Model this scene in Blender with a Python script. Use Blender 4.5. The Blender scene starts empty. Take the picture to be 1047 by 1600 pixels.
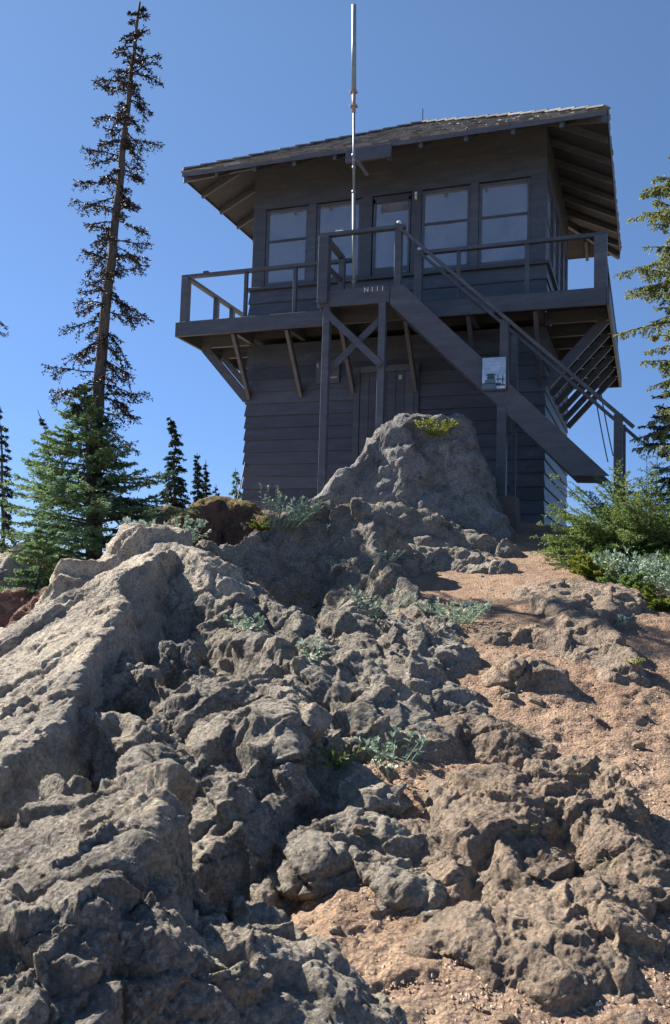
import bpy, math, random
import numpy as np
from math import radians as R, sin, cos, pi
from mathutils import Matrix, Vector

# ---------------------------------------------------------------- camera, light, exposure
S = bpy.context.scene
CX, CY, CZ, YAW, PIT, ROL, FPX = 3.4473, -11.4888, 0.193, -0.3474, 0.079, 0.0296, 1367.3
FW = np.array([sin(YAW)*cos(PIT), cos(YAW)*cos(PIT), sin(PIT)])
_rt = np.array([cos(YAW), -sin(YAW), 0.0]); _up = np.cross(_rt, FW)
RT = _rt*cos(ROL)+_up*sin(ROL); UP = -_rt*sin(ROL)+_up*cos(ROL)
CAM = np.array([CX, CY, CZ])
cd = bpy.data.cameras.new('camera'); co = bpy.data.objects.new('camera', cd)
S.collection.objects.link(co); S.camera = co
cd.sensor_fit = 'VERTICAL'; cd.sensor_height = 24.0; cd.lens = FPX/1600*24.0
cd.clip_start = 0.05; cd.clip_end = 20000
co.matrix_world = Matrix(((RT[0], UP[0], -FW[0], CX), (RT[1], UP[1], -FW[1], CY), (RT[2], UP[2], -FW[2], CZ), (0, 0, 0, 1)))
SUN_AZ, SUN_EL = R(-74), R(40)      # azimuth measured from +Y towards +X
SV = Vector((sin(SUN_AZ)*cos(SUN_EL), cos(SUN_AZ)*cos(SUN_EL), sin(SUN_EL)))
w = bpy.data.worlds.new('World'); S.world = w; w.use_nodes = True
nt = w.node_tree; nt.nodes.clear()
sk = nt.nodes.new('ShaderNodeTexSky'); sk.sky_type = 'NISHITA'; sk.sun_disc = False
sk.sun_elevation = SUN_EL; sk.sun_rotation = SUN_AZ; sk.altitude = 1800; sk.air_density = 1.0; sk.dust_density = .35; sk.ozone_density = 4.0
bg = nt.nodes.new('ShaderNodeBackground'); bg.inputs[1].default_value = 0.0605
wo = nt.nodes.new('ShaderNodeOutputWorld'); nt.links.new(bg.outputs[0], wo.inputs[0])
_tc = nt.nodes.new('ShaderNodeTexCoord'); _sx = nt.nodes.new('ShaderNodeSeparateXYZ'); nt.links.new(_tc.outputs['Generated'], _sx.inputs[0])
_rp = nt.nodes.new('ShaderNodeValToRGB'); nt.links.new(_sx.outputs['Z'], _rp.inputs[0])   # thins the milky band low over the horizon (clear mountain air)
_e = _rp.color_ramp.elements; _e[0].position = 0.0; _e[0].color = (.43, .52, .74, 1); _e[1].position = .55; _e[1].color = (1.05, 1.10, 1.10, 1)
for _p, _c in ((.12, (.57, .67, .88)), (.28, (.80, .88, 1.0))): _q = _e.new(_p); _q.color = (*_c, 1)
_mx = nt.nodes.new('ShaderNodeMix'); _mx.data_type = 'RGBA'; _mx.blend_type = 'MULTIPLY'; _mx.inputs[0].default_value = 1
nt.links.new(sk.outputs[0], _mx.inputs[6]); nt.links.new(_rp.outputs[0], _mx.inputs[7]); nt.links.new(_mx.outputs[2], bg.inputs[0])
sd = bpy.data.lights.new('sun', 'SUN'); sd.energy = 5.0; sd.angle = R(0.55); sd.color = (1.0, 0.94, 0.85)
so = bpy.data.objects.new('sun', sd); S.collection.objects.link(so)
so.rotation_euler = SV.to_track_quat('Z', 'Y').to_euler(); so.location = (-20, 5, 25)
S.view_settings.view_transform = 'Standard'; S.view_settings.look = 'None'; S.view_settings.gamma = 1
S.view_settings.exposure = 1.28
S.cycles.max_bounces = 8; S.cycles.transparent_max_bounces = 12

# ---------------------------------------------------------------- helpers
rng = np.random.default_rng(7); random.seed(7)
def tag(o, label=None, cat=None, group=None, kind=None):
    if label: o['label'] = label
    if cat: o['category'] = cat
    if group: o['group'] = group
    if kind: o['kind'] = kind
    return o
def mesh_np(name, V, F, mat, parent=None, loc=(0, 0, 0), smooth=False, col=None):
    """V (n,3) world coordinates; F list of int arrays (m,3)/(m,4)"""
    me = bpy.data.meshes.new(name)
    V = np.asarray(V, np.float64) - np.asarray(loc, np.float64)
    if not isinstance(F, list): F = [F]
    F = [np.asarray(f, np.int32) for f in F if len(f)]
    me.vertices.add(len(V)); me.vertices.foreach_set('co', V.astype(np.float32).ravel())
    li = np.concatenate([f.ravel() for f in F]); tot = np.concatenate([np.full(len(f), f.shape[1], np.int32) for f in F])
    st = np.concatenate([[0], np.cumsum(tot)[:-1]]).astype(np.int32)
    me.loops.add(len(li)); me.loops.foreach_set('vertex_index', li)
    me.polygons.add(len(tot)); me.polygons.foreach_set('loop_start', st); me.polygons.foreach_set('loop_total', tot)
    me.update(calc_edges=True)
    me.polygons.foreach_set('use_smooth', np.full(len(tot), bool(smooth)))
    if col is not None:
        a = me.attributes.new('tint', 'FLOAT', 'POINT'); a.data.foreach_set('value', np.asarray(col, np.float32))
    me.materials.append(mat)
    o = bpy.data.objects.new(name, me); S.collection.objects.link(o)
    if parent is not None:
        o.parent = parent
        pl = np.array(parent['_w'] if '_w' in parent else (0, 0, 0)); o.location = np.asarray(loc)-pl
    else: o.location = loc
    return o
def thing(name, label, cat, loc=(0, 0, 0), group=None):
    o = bpy.data.objects.new(name, None); S.collection.objects.link(o); o.location = loc; o.empty_display_size = .2
    return tag(o, label, cat, group)
class MB:
    def __init__(s): s.v = []; s.q = []; s.t = []; s.n = 0
    def add(s, V, Q=None, T=None):
        V = np.asarray(V, float)
        if Q is not None and len(Q): s.q.append(np.asarray(Q)+s.n)
        if T is not None and len(T): s.t.append(np.asarray(T)+s.n)
        s.v.append(V); s.n += len(V); return s
    def hexa(s, P):   # 8 pts: 4 bottom ccw, 4 top
        return s.add(P, [[3, 2, 1, 0], [4, 5, 6, 7], [0, 1, 5, 4], [1, 2, 6, 5], [2, 3, 7, 6], [3, 0, 4, 7]])
    def box(s, x0, x1, y0, y1, z0, z1, b=0.0):
        if b <= 0: return s.hexa([(x0, y0, z0), (x1, y0, z0), (x1, y1, z0), (x0, y1, z0), (x0, y0, z1), (x1, y0, z1), (x1, y1, z1), (x0, y1, z1)])
        # chamfered box: octagonal-ish rounding through convex hull of 24 points
        P = []
        for x, xx in ((x0, 1), (x1, -1)):
            for y, yy in ((y0, 1), (y1, -1)):
                for z, zz in ((z0, 1), (z1, -1)):
                    P += [(x, y+b*yy, z+b*zz), (x+b*xx, y, z+b*zz), (x+b*xx, y+b*yy, z)]
        return s.hull(P)
    def hull(s, P):
        import bmesh
        bm = bmesh.new(); [bm.verts.new(p) for p in P]
        bmesh.ops.convex_hull(bm, input=bm.verts); bm.verts.index_update()
        V = [tuple(v.co) for v in bm.verts]
        for f in bm.faces:
            pass
        q = [[v.index for v in f.verts] for f in bm.faces if len(f.verts) == 4]; t = [[v.index for v in f.verts] for f in bm.faces if len(f.verts) == 3]
        bm.free(); return s.add(V, q, t)
    def beam(s, a, b, wd, ht, side=None):
        """rectangular bar a->b; wd along 'side' vector, ht along the other"""
        a = np.array(a, float); b = np.array(b, float); d = b-a; d /= np.linalg.norm(d)
        sv = np.array(side if side is not None else (0, 1, 0), float); sv -= d*(sv@d); sv /= np.linalg.norm(sv); u = np.cross(d, sv)
        P = []
        for e in (a, b):
            for i, j in ((-1, -1), (1, -1), (1, 1), (-1, 1)): P.append(e+sv*wd/2*i+u*ht/2*j)
        return s.hexa(P)
    def tube(s, pts, r, n=10, cap=True):
        pts = np.array(pts, float); r = np.broadcast_to(np.asarray(r, float), (len(pts),))
        t = np.gradient(pts, axis=0); t /= np.linalg.norm(t, axis=1)[:, None]
        ref = np.array((0.31, 0.9, 0.2)) if abs(t[0][2]) > .5 else np.array((0, 0, 1.0))
        V = []
        for p, tt, rr in zip(pts, t, r):
            u = np.cross(tt, ref); u /= np.linalg.norm(u); v = np.cross(tt, u)
            a = np.arange(n)*2*pi/n; V.append(p+rr*(np.cos(a)[:, None]*u+np.sin(a)[:, None]*v))
        V = np.concatenate(V); Q = []
        for i in range(len(pts)-1):
            for k in range(n): Q.append([i*n+k, i*n+(k+1) % n, (i+1)*n+(k+1) % n, (i+1)*n+k])
        T = []
        if cap:
            V = np.concatenate([V, pts[:1], pts[-1:]]); a = len(V)-2
            for k in range(n):
                T.append([a, (k+1) % n, k]); T.append([a+1, (len(pts)-1)*n+k, (len(pts)-1)*n+(k+1) % n])
        return s.add(V, Q, T)
    def build(s, name, mat, parent=None, loc=(0, 0, 0), smooth=False):
        F = []
        if s.q: F.append(np.concatenate(s.q))
        if s.t: F.append(np.concatenate(s.t))
        return mesh_np(name, np.concatenate(s.v), F, mat, parent, loc, smooth)

def hsh(ix, iy, iz, seed):
    h = (ix.astype(np.int64)*73856093) ^ (iy.astype(np.int64)*19349663) ^ (iz.astype(np.int64)*83492791) ^ (seed*2654435761)
    h &= 0xffffffff
    h = ((h ^ (h >> 16))*0x45d9f3b) & 0xffffffff; h = ((h ^ (h >> 16))*0x45d9f3b) & 0xffffffff
    return (h ^ (h >> 16)) & 0xffffffff
def hf(ix, iy, iz, seed): return hsh(ix, iy, iz, seed).astype(np.float32)/np.float32(4294967295.0)
def vnoise(P, seed=0):
    """gradient-free smooth value noise in [-1,1]"""
    f = np.floor(P); i = f.astype(np.int64); t = (P-f).astype(np.float32); t = t*t*t*(t*(t*6-15)+10)
    x, y, z = i[..., 0], i[..., 1], i[..., 2]
    r = 0
    for dx in (0, 1):
        wx = t[..., 0] if dx else 1-t[..., 0]
        for dy in (0, 1):
            wy = t[..., 1] if dy else 1-t[..., 1]
            for dz in (0, 1):
                wz = t[..., 2] if dz else 1-t[..., 2]
                r = r+hf(x+dx, y+dy, z+dz, seed)*wx*wy*wz
    return r*2-1
ROTM = np.array([[.36, .48, -.8], [-.8, .6, 0], [.48, .64, .6]])
def fbm(P, oct=5, seed=0, gain=.5, lac=2.03, ridged=False):
    a, tot, r, Q = 1., 0., 0, P
    for o in range(oct):
        n = vnoise(Q, seed+o*17)
        if ridged: n = 1-2*np.abs(n)
        r = r+a*n; tot += a; a *= gain; Q = (Q*lac)@ROTM+3.7
    return r/tot
def worley(P, seed=0, plates=False):
    f = np.floor(P).astype(np.int64); d1 = np.full(P.shape[:-1], 9., np.float32); d2 = d1.copy(); idv = np.zeros(P.shape[:-1], np.float32); fac = idv.copy()
    for dx in (-1, 0, 1):
        for dy in (-1, 0, 1):
            for dz in (-1, 0, 1):
                cx, cy, cz = f[..., 0]+dx, f[..., 1]+dy, f[..., 2]+dz
                ax, ay, az = cx+hf(cx, cy, cz, seed)-P[..., 0], cy+hf(cx, cy, cz, seed+5)-P[..., 1], cz+hf(cx, cy, cz, seed+9)-P[..., 2]; q = ax*ax+ay*ay+az*az
                c = q < d1; d2 = np.where(c, d1, np.minimum(d2, q)); idv = np.where(c, hf(cx, cy, cz, seed+13), idv); d1 = np.where(c, q, d1)
                if plates: fac = np.where(c, ax*(hf(cx, cy, cz, seed+21)-.5)+ay*(hf(cx, cy, cz, seed+22)-.5)+az*(hf(cx, cy, cz, seed+23)-.5), fac)
    if plates: return np.sqrt(d1), np.sqrt(d2), idv, fac*2
    return np.sqrt(d1), np.sqrt(d2), idv

# ---------------------------------------------------------------- materials
def newmat(name):
    m = bpy.data.materials.new(name); m.use_nodes = True; n = m.node_tree.nodes; b = n['Principled BSDF']; return m, m.node_tree, b
def N(t, typ, **k):
    n = t.nodes.new(typ)
    for a, v in k.items():
        if a.startswith('i_'):
            key = a[2:]; key = int(key) if key.isdigit() else key.replace('_', ' ')
            n.inputs[key].default_value = v
        else: setattr(n, a, v)
    return n
def ramp(t, src, stops, interp='LINEAR'):
    r = t.nodes.new('ShaderNodeValToRGB'); r.color_ramp.interpolation = interp; e = r.color_ramp.elements
    while len(e) < len(stops): e.new(.5)
    for el, (p, c) in zip(e, stops): el.position = p; el.color = (*c, 1) if len(c) == 3 else c
    t.links.new(src, r.inputs[0]); return r.outputs[0]
def noise(t, co, scale, detail=6, rough=.6, dist=0):
    n = N(t, 'ShaderNodeTexNoise'); n.inputs['Scale'].default_value = scale; n.inputs['Detail'].default_value = detail
    n.inputs['Roughness'].default_value = rough; n.inputs['Distortion'].default_value = dist; t.links.new(co, n.inputs['Vector']); return n.outputs[0]
def mix(t, a, b, f, mode='MIX'):
    n = N(t, 'ShaderNodeMix', data_type='RGBA', blend_type=mode)
    for i, v in ((0, f), (6, a), (7, b)):
        if isinstance(v, (int, float)): n.inputs[i].default_value = v
        elif isinstance(v, tuple): n.inputs[i].default_value = (*v, 1)
        else: t.links.new(v, n.inputs[i])
    return n.outputs[2]
def coord(t): 
    g = t.nodes.new('ShaderNodeNewGeometry'); return g.outputs['Position']
def bump(t, h, dist, strength, prev=None):
    b = N(t, 'ShaderNodeBump'); b.inputs['Strength'].default_value = strength; b.inputs['Distance'].default_value = dist
    t.links.new(h, b.inputs['Height'])
    if prev is not None: t.links.new(prev, b.inputs['Normal'])
    return b.outputs[0]
def rock_mat(name, c1, c2, c3, lichen=.5, moss=0, red=0, bs=1.0):
    m, t, b = newmat(name); co = coord(t)
    n1 = noise(t, co, 1.3, 8, .65, .4); n2 = noise(t, co, 9, 8, .7); n3 = noise(t, co, 60, 6, .7)
    c = mix(t, ramp(t, n1, [(.3, c1), (.55, c2), (.75, c3)]), ramp(t, n2, [(.3, tuple(x*.7 for x in c2)), (.52, c2), (.72, tuple(min(1, x*1.45) for x in c2))]), .55)
    c = mix(t, c, ramp(t, n3, [(.3, (.45,)*3), (.55, (1.,)*3), (.75, (1.5,)*3)]), .8, 'MULTIPLY')
    c = mix(t, c, ramp(t, noise(t, co, 2.3, 7, .68, .5), [(.34, (.50, .50, .54)), (.5, (.95, .95, .95)), (.62, (1.25, 1.22, 1.16))]), .9, 'MULTIPLY')
    if red:
        c = mix(t, c, (.17, .075, .05), ramp(t, noise(t, co, 2.1, 5, .6), [(.45, (0,)*3), (.62, (red,)*3)]))
    v = N(t, 'ShaderNodeTexVoronoi', i_Scale=22.); t.links.new(co, v.inputs['Vector'])
    v.inputs['Randomness'].default_value = 1
    # pale lichen spots of uneven size
    sp = N(t, 'ShaderNodeMath', operation='MULTIPLY_ADD'); t.links.new(noise(t, co, 45, 3, .6), sp.inputs[0]); sp.inputs[1].default_value = .5; t.links.new(v.outputs['Distance'], sp.inputs[2])
    lm = ramp(t, sp.outputs[0], [(.33, (1,)*3), (.40, (0,)*3)]); 
    sel = ramp(t, noise(t, co, 3.3, 4, .6), [(.42, (0,)*3), (.56, (lichen,)*3)])
    mm = mix(t, lm, sel, 1.0, 'MULTIPLY')
    c = mix(t, c, (.46, .48, .42), mm)
    v2 = N(t, 'ShaderNodeTexVoronoi', i_Scale=48.); t.links.new(co, v2.inputs['Vector'])       # pale clasts set in the rock
    s2 = N(t, 'ShaderNodeMath', operation='MULTIPLY_ADD'); t.links.new(noise(t, co, 8, 4, .7), s2.inputs[0]); s2.inputs[1].default_value = -.55; t.links.new(v2.outputs['Distance'], s2.inputs[2])
    c = mix(t, c, (.58, .57, .53), ramp(t, s2.outputs[0], [(.0, (.8*lichen,)*3), (.03, (0,)*3)]))
    ds = ramp(t, noise(t, co, 5.5, 6, .7, .6), [(.55, (0,)*3), (.68, (.4,)*3)])
    c = mix(t, c, (.06, .056, .054), ds)
    if moss:
        g = t.nodes.new('ShaderNodeNewGeometry'); sx = N(t, 'ShaderNodeSeparateXYZ'); t.links.new(g.outputs['Normal'], sx.inputs[0])
        a = N(t, 'ShaderNodeMath', operation='MULTIPLY_ADD'); t.links.new(noise(t, co, 6, 5, .6), a.inputs[0]); a.inputs[1].default_value = .7; hz = N(t, 'ShaderNodeMath', operation='MULTIPLY'); hz.inputs[1].default_value = .45; t.links.new(sx.outputs['Z'], hz.inputs[0]); t.links.new(hz.outputs[0], a.inputs[2])
        mo = ramp(t, a.outputs[0], [(.62*moss, (0,)*3), (.72*moss, (.9,)*3)])
        c = mix(t, c, mix(t, (.34, .22, .06), (.22, .20, .05), noise(t, co, 14, 4, .6)), mo)
    t.links.new(c, b.inputs['Base Color']); b.inputs['Roughness'].default_value = .9; b.inputs['Specular IOR Level'].default_value = .25
    vb = N(t, 'ShaderNodeTexVoronoi', i_Scale=55.); t.links.new(co, vb.inputs['Vector'])
    iv = N(t, 'ShaderNodeMath', operation='SUBTRACT'); iv.inputs[0].default_value = 1; t.links.new(vb.outputs['Distance'], iv.inputs[1])
    nb = bump(t, noise(t, co, 14, 10, .72, .2), .05*bs, .9)
    nb = bump(t, iv.outputs[0], .022*bs, 1, nb)
    nb = bump(t, noise(t, co, 75, 5, .7), .03*bs, 1, nb)
    t.links.new(nb, b.inputs['Normal']); return m
M = {}
M['rock'] = rock_mat('weathered_volcanic_rock', (0.317, 0.283, 0.239), (0.495, 0.433, 0.352), (0.612, 0.527, 0.401), .7)
M['rock_slab'] = rock_mat('pale_grey_slab_rock', (0.501, 0.395, 0.322), (0.650, 0.571, 0.460), (0.650, 0.623, 0.530), .3, bs=.8)
M['rock_red'] = rock_mat('reddish_rock', (0.270, 0.178, 0.141), (0.417, 0.248, 0.184), (0.466, 0.332, 0.261), .15, red=.9)
M['rock_tan'] = rock_mat('tan_dusty_rock', (0.342, 0.261, 0.201), (0.501, 0.388, 0.291), (0.582, 0.459, 0.354), .1)
M['rock_moss'] = rock_mat('mossy_rock', (0.148, 0.095, 0.074), (0.233, 0.144, 0.106), (0.294, 0.192, 0.142), .1, moss=1.0)
M['boulder'] = rock_mat('brown_grey_boulder_rock', (0.302, 0.290, 0.281), (0.437, 0.413, 0.387), (0.603, 0.535, 0.467), .55, moss=1.35 if False else 0)

def dirt_mat():
    m, t, b = newmat('brown_dirt'); co = coord(t)
    n1 = noise(t, co, .9, 6, .6, .3); n2 = noise(t, co, 7, 8, .7); n3 = noise(t, co, 70, 5, .7)
    c = mix(t, ramp(t, n1, [(.35, (.31, .195, .13)), (.5, (.42, .28, .19)), (.68, (.54, .395, .28))]), ramp(t, n2, [(.35, (.25, .16, .108)), (.6, (.54, .385, .27))]), .45)
    v = N(t, 'ShaderNodeTexVoronoi', i_Scale=75.); t.links.new(co, v.inputs['Vector'])
    c = mix(t, c, ramp(t, v.outputs['Distance'], [(.1, (1.15,)*3), (.6, (.7,)*3)]), .8, 'MULTIPLY')
    c = mix(t, c, ramp(t, n3, [(.3, (.55,)*3), (.55, (1.,)*3), (.72, (1.35,)*3)]), .8, 'MULTIPLY')
    t.links.new(c, b.inputs['Base Color']); b.inputs['Roughness'].default_value = .95; b.inputs['Specular IOR Level'].default_value = .15
    nb = bump(t, noise(t, co, 12, 10, .72), .035, .8)
    nb = bump(t, v.outputs['Distance'], -.008, .9, nb); nb = bump(t, noise(t, co, 150, 5, .7), .005, .8, nb)
    t.links.new(nb, b.inputs['Normal']); return m
M['dirt'] = dirt_mat()
def far_mat():
    m, t, b = newmat('summit_dirt_and_distant_forest'); co = coord(t)
    far = ramp(t, noise(t, co, .05, 8, .7), [(.4, (.035, .055, .03)), (.6, (.12, .10, .07))])
    nearc = mix(t, ramp(t, noise(t, co, .9, 6, .6, .3), [(.35, (.33, .215, .14)), (.5, (.44, .31, .21)), (.68, (.56, .42, .29))]), ramp(t, noise(t, co, 40, 6, .7), [(.3, (.6,)*3), (.7, (1.25,)*3)]), .8, 'MULTIPLY')
    ln = N(t, 'ShaderNodeVectorMath', operation='LENGTH'); t.links.new(co, ln.inputs[0]); dv = N(t, 'ShaderNodeMath', operation='MULTIPLY'); dv.inputs[1].default_value = .02; t.links.new(ln.outputs['Value'], dv.inputs[0])
    ad = N(t, 'ShaderNodeMath', operation='MULTIPLY_ADD'); t.links.new(noise(t, co, .3, 6, .7), ad.inputs[0]); ad.inputs[1].default_value = .5; t.links.new(dv.outputs[0], ad.inputs[2])
    t.links.new(bump(t, noise(t, co, 9, 10, .72), .06, .8), b.inputs['Normal'])
    t.links.new(mix(t, nearc, far, ramp(t, ad.outputs[0], [(.55, (0,)*3), (.8, (1,)*3)])), b.inputs['Base Color']); b.inputs['Roughness'].default_value = 1; return m
M['far'] = far_mat()
def paint(name, c, rough=.42, wear=.5):
    m, t, b = newmat(name); co = coord(t)
    mp = N(t, 'ShaderNodeMapping'); mp.inputs['Scale'].default_value = (1, 1, 6); t.links.new(co, mp.inputs[0])
    n = noise(t, mp.outputs[0], 2.2, 8, .65); n2 = noise(t, co, 30, 5, .6)
    cc = mix(t, ramp(t, n, [(.3, tuple(x*.72 for x in c)), (.55, c), (.75, tuple(x*1.4 for x in c))]), ramp(t, n2, [(.35, (.75,)*3), (.65, (1.2,)*3)]), wear, 'MULTIPLY')
    gi = t.nodes.new('ShaderNodeNewGeometry'); cc = mix(t, cc, ramp(t, gi.outputs['Random Per Island'], [(0, (.72,)*3), (1, (1.25,)*3)]), 1, 'MULTIPLY')
    t.links.new(cc, b.inputs['Base Color'])
    t.links.new(ramp(t, n2, [(.3, (rough*.75,)*3), (.7, (min(1, rough*1.4),)*3)]), b.inputs['Roughness'])
    mp2 = N(t, 'ShaderNodeMapping'); mp2.inputs['Scale'].default_value = (2, 2, 40); t.links.new(co, mp2.inputs[0])
    t.links.new(bump(t, noise(t, mp2.outputs[0], 4, 6, .6), .003, .35), b.inputs['Normal']); return m
M['paint'] = paint('dark_brown_grey_paint', (.086, .094, .114))
M['paint_trim'] = paint('dark_trim_paint', (.092, .098, .116), .4)
M['soffit'] = paint('dark_soffit_paint', (.055, .055, .06), .6)
M['inner'] = paint('pale_interior_paint', (.5, .5, .5), .6, .2)
M['wood_in'] = paint('warm_interior_wood', (.20, .11, .06), .6, .4)
def simple(name, c, rough=.5, metal=0, **k):
    m, t, b = newmat(name); co = coord(t)
    t.links.new(ramp(t, noise(t, co, 18, 5, .6), [(.3, tuple(x*.8 for x in c)), (.7, tuple(min(1, x*1.15) for x in c))]), b.inputs['Base Color'])
    b.inputs['Roughness'].default_value = rough; b.inputs['Metallic'].default_value = metal
    for a, v in k.items(): b.inputs[a.replace('_', ' ')].default_value = v
    return m
M['galv'] = simple('galvanised_steel', (.20, .24, .29), .5, .2)
M['fibre'] = simple('pale_fibreglass', (.24, .33, .38), .5)
M['copper'] = simple('copper_clamp', (.40, .27, .22), .5, .3)
M['white'] = simple('white_plastic', (.8, .8, .78), .3)
M['green'] = simple('pale_green_plate', (.35, .6, .5), .4)
M['curtain'] = simple('pale_blue_blind', (.80, .86, .93), .7)
M['concrete'] = simple('grey_brown_concrete', (.16, .13, .115), .9)
M['wire'] = simple('dark_steel_cable', (.06, .06, .065), .5, .5)
def glass():
    m, t, b = newmat('window_glass'); t.nodes.remove(b)
    out = [n for n in t.nodes if n.type == 'OUTPUT_MATERIAL'][0]
    tr = N(t, 'ShaderNodeBsdfTransparent'); tr.inputs[0].default_value = (.86, .9, .93, 1)
    gl = N(t, 'ShaderNodeBsdfGlossy'); gl.inputs['Roughness'].default_value = .02; gl.inputs[0].default_value = (.9, .93, 1, 1)
    df = N(t, 'ShaderNodeBsdfDiffuse'); df.inputs[0].default_value = (.72, .75, .80, 1)
    fr = N(t, 'ShaderNodeFresnel'); fr.inputs[0].default_value = 2.7
    m1 = N(t, 'ShaderNodeMixShader'); t.links.new(fr.outputs[0], m1.inputs[0]); t.links.new(tr.outputs[0], m1.inputs[1]); t.links.new(gl.outputs[0], m1.inputs[2])
    m2 = N(t, 'ShaderNodeMixShader'); t.links.new(m1.outputs[0], m2.inputs[1]); t.links.new(df.outputs[0], m2.inputs[2])
    t.links.new(ramp(t, noise(t, coord(t), 3, 6, .7), [(.35, (.14,)*3), (.75, (.32,)*3)]), m2.inputs[0])
    t.links.new(m2.outputs[0], out.inputs[0]); return m
M['glass'] = glass()
def leafmat(name, stops, trans=.25, rough=.55):
    m, t, b = newmat(name)
    a = N(t, 'ShaderNodeAttribute', attribute_name='tint'); c = ramp(t, a.outputs['Fac'], stops)
    t.links.new(c, b.inputs['Base Color']); b.inputs['Roughness'].default_value = rough; b.inputs['Specular IOR Level'].default_value = .3
    tl = N(t, 'ShaderNodeBsdfTranslucent'); t.links.new(c, tl.inputs[0]); mx = N(t, 'ShaderNodeMixShader'); mx.inputs[0].default_value = trans
    out = [n for n in t.nodes if n.type == 'OUTPUT_MATERIAL'][0]
    t.links.new(b.outputs[0], mx.inputs[1]); t.links.new(tl.outputs[0], mx.inputs[2]); t.links.new(mx.outputs[0], out.inputs[0]); return m
M['fir'] = leafmat('fir_needles', [(0, (.045, .085, .05)), (.5, (.115, .20, .10)), (1, (.25, .37, .16))], .3)
M['fir_dark'] = leafmat('dark_conifer_needles', [(0, (.015, .03, .022)), (.6, (.035, .06, .035)), (1, (.07, .10, .05))])
M['hemlock'] = leafmat('yellow_green_hemlock_needles', [(0, (.07, .10, .04)), (.5, (.17, .21, .075)), (1, (.36, .37, .16))], .4)
M['bush'] = leafmat('bush_needles', [(0, (.055, .095, .03)), (.5, (.145, .22, .06)), (1, (.33, .42, .14))], .35)
M['lime'] = leafmat('yellow_green_leaves', [(0, (.12, .15, .02)), (.5, (.26, .30, .04)), (1, (.45, .46, .10))], .35)
M['silver'] = leafmat('silvery_leaves', [(0, (.16, .24, .17)), (.5, (.30, .40, .29)), (1, (.50, .57, .46))], .2)
M['grass'] = leafmat('dull_grass', [(0, (.08, .13, .03)), (.5, (.20, .24, .09)), (1, (.45, .43, .25))], .3)
M['dead'] = leafmat('dead_twigs_and_lichen', [(0, (.022, .018, .014)), (.6, (.055, .045, .034)), (1, (.11, .10, .075))], .1)
def barkmat(name, c):
    m, t, b = newmat(name); co = coord(t); mp = N(t, 'ShaderNodeMapping'); mp.inputs['Scale'].default_value = (1, 1, .3); t.links.new(co, mp.inputs[0])
    n = noise(t, mp.outputs[0], 40, 6, .7); t.links.new(ramp(t, n, [(.3, tuple(x*.45 for x in c)), (.7, tuple(x*1.5 for x in c))]), b.inputs['Base Color'])
    b.inputs['Roughness'].default_value = .9; t.links.new(bump(t, n, .012, 1), b.inputs['Normal']); return m
M['bark'] = barkmat('grey_brown_bark', (.10, .092, .085))

# pixel of the photo + depth -> world point (used offline to lay out real positions)
def W3(px, py, dep): return CAM+(FW+RT*(px-523.5)/FPX+UP*(800-py)/FPX)*dep
FH = np.array([sin(YAW), cos(YAW)]); RH = np.array([cos(YAW), -sin(YAW)])
def SD(px, py, dep):
    if dep < 1.5: dep = (1.6-dep)/((py-908+.0296*(px-523))/FPX+.222)      # given as height above the slope
    p = W3(px, py, dep); q = p[:2]-CAM[:2]; return np.array([q@RH, q@FH, p[2]])
def XY(s, d): return CX+s*RH[0]+d*FH[0], CY+s*RH[1]+d*FH[1]

# ---------------------------------------------------------------- terrain
def smax(a, b, k):
    h = np.clip(.5+.5*(a-b)/k, 0, 1); return b*(1-h)+a*h+k*h*(1-h)
def ss(x, a, b): t = np.clip((x-a)/(b-a), 0, 1); return t*t*(3-2*t)
def P3(s, d, z=0): return np.stack([s, d, np.zeros_like(s)+z], -1)
def ground_base(s, d):
    dd = np.maximum(d, -5)
    z = -1.407+.222*np.minimum(dd, 10.6)+.03*np.clip(dd-10.6, 0, 4)
    z = np.where(d < 2, z-.0, z)
    # falls away to the left of the outcrop, behind the house, and right of the path
    left = np.clip(.12*d-.28-2.3*np.clip(d-9.7, 0, 1)-s, 0, None)
    z = z-.55*left*(1-.45*ss(left, .5, 2.5))
    right = np.clip(s-(1.7+.25*d), 0, None); z = z-.30*right**1.3
    back = np.clip(d-17, 0, None); z = z-.35*back
    return z
def lower_limit(s, d): return -120.
def ridge(s, d, pts, Rt, L, rnd=.03):
    """pts: (px,py,depth) crest; Rt/L: (width, slope1, slope2) to the right / left of travel"""
    K = [SD(*p) for p in pts]; best = None
    for a, b in zip(K[:-1], K[1:]):
        ex, ey = b[0]-a[0], b[1]-a[1]; l2 = ex*ex+ey*ey
        t = np.clip(((s-a[0])*ex+(d-a[1])*ey)/l2, 0, 1)
        qx, qy = s-(a[0]+t*ex), d-(a[1]+t*ey); dist = np.sqrt(qx*qx+qy*qy)
        side = ex*qy-ey*qx            # >0 : left of travel
        sg = np.clip(.5+side/(np.sqrt(l2)*(dist+.02))*.8, 0, 1)   # blend
        def prof(p, x): return p[1]*(np.sqrt(np.minimum(x, p[0])**2+rnd*rnd)-rnd)+p[2]*np.maximum(x-p[0], 0)
        h = a[2]+t*(b[2]-a[2])-(prof(L, dist)*sg+prof(Rt, dist)*(1-sg))
        best = h if best is None else np.maximum(best, h)
    return best

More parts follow.
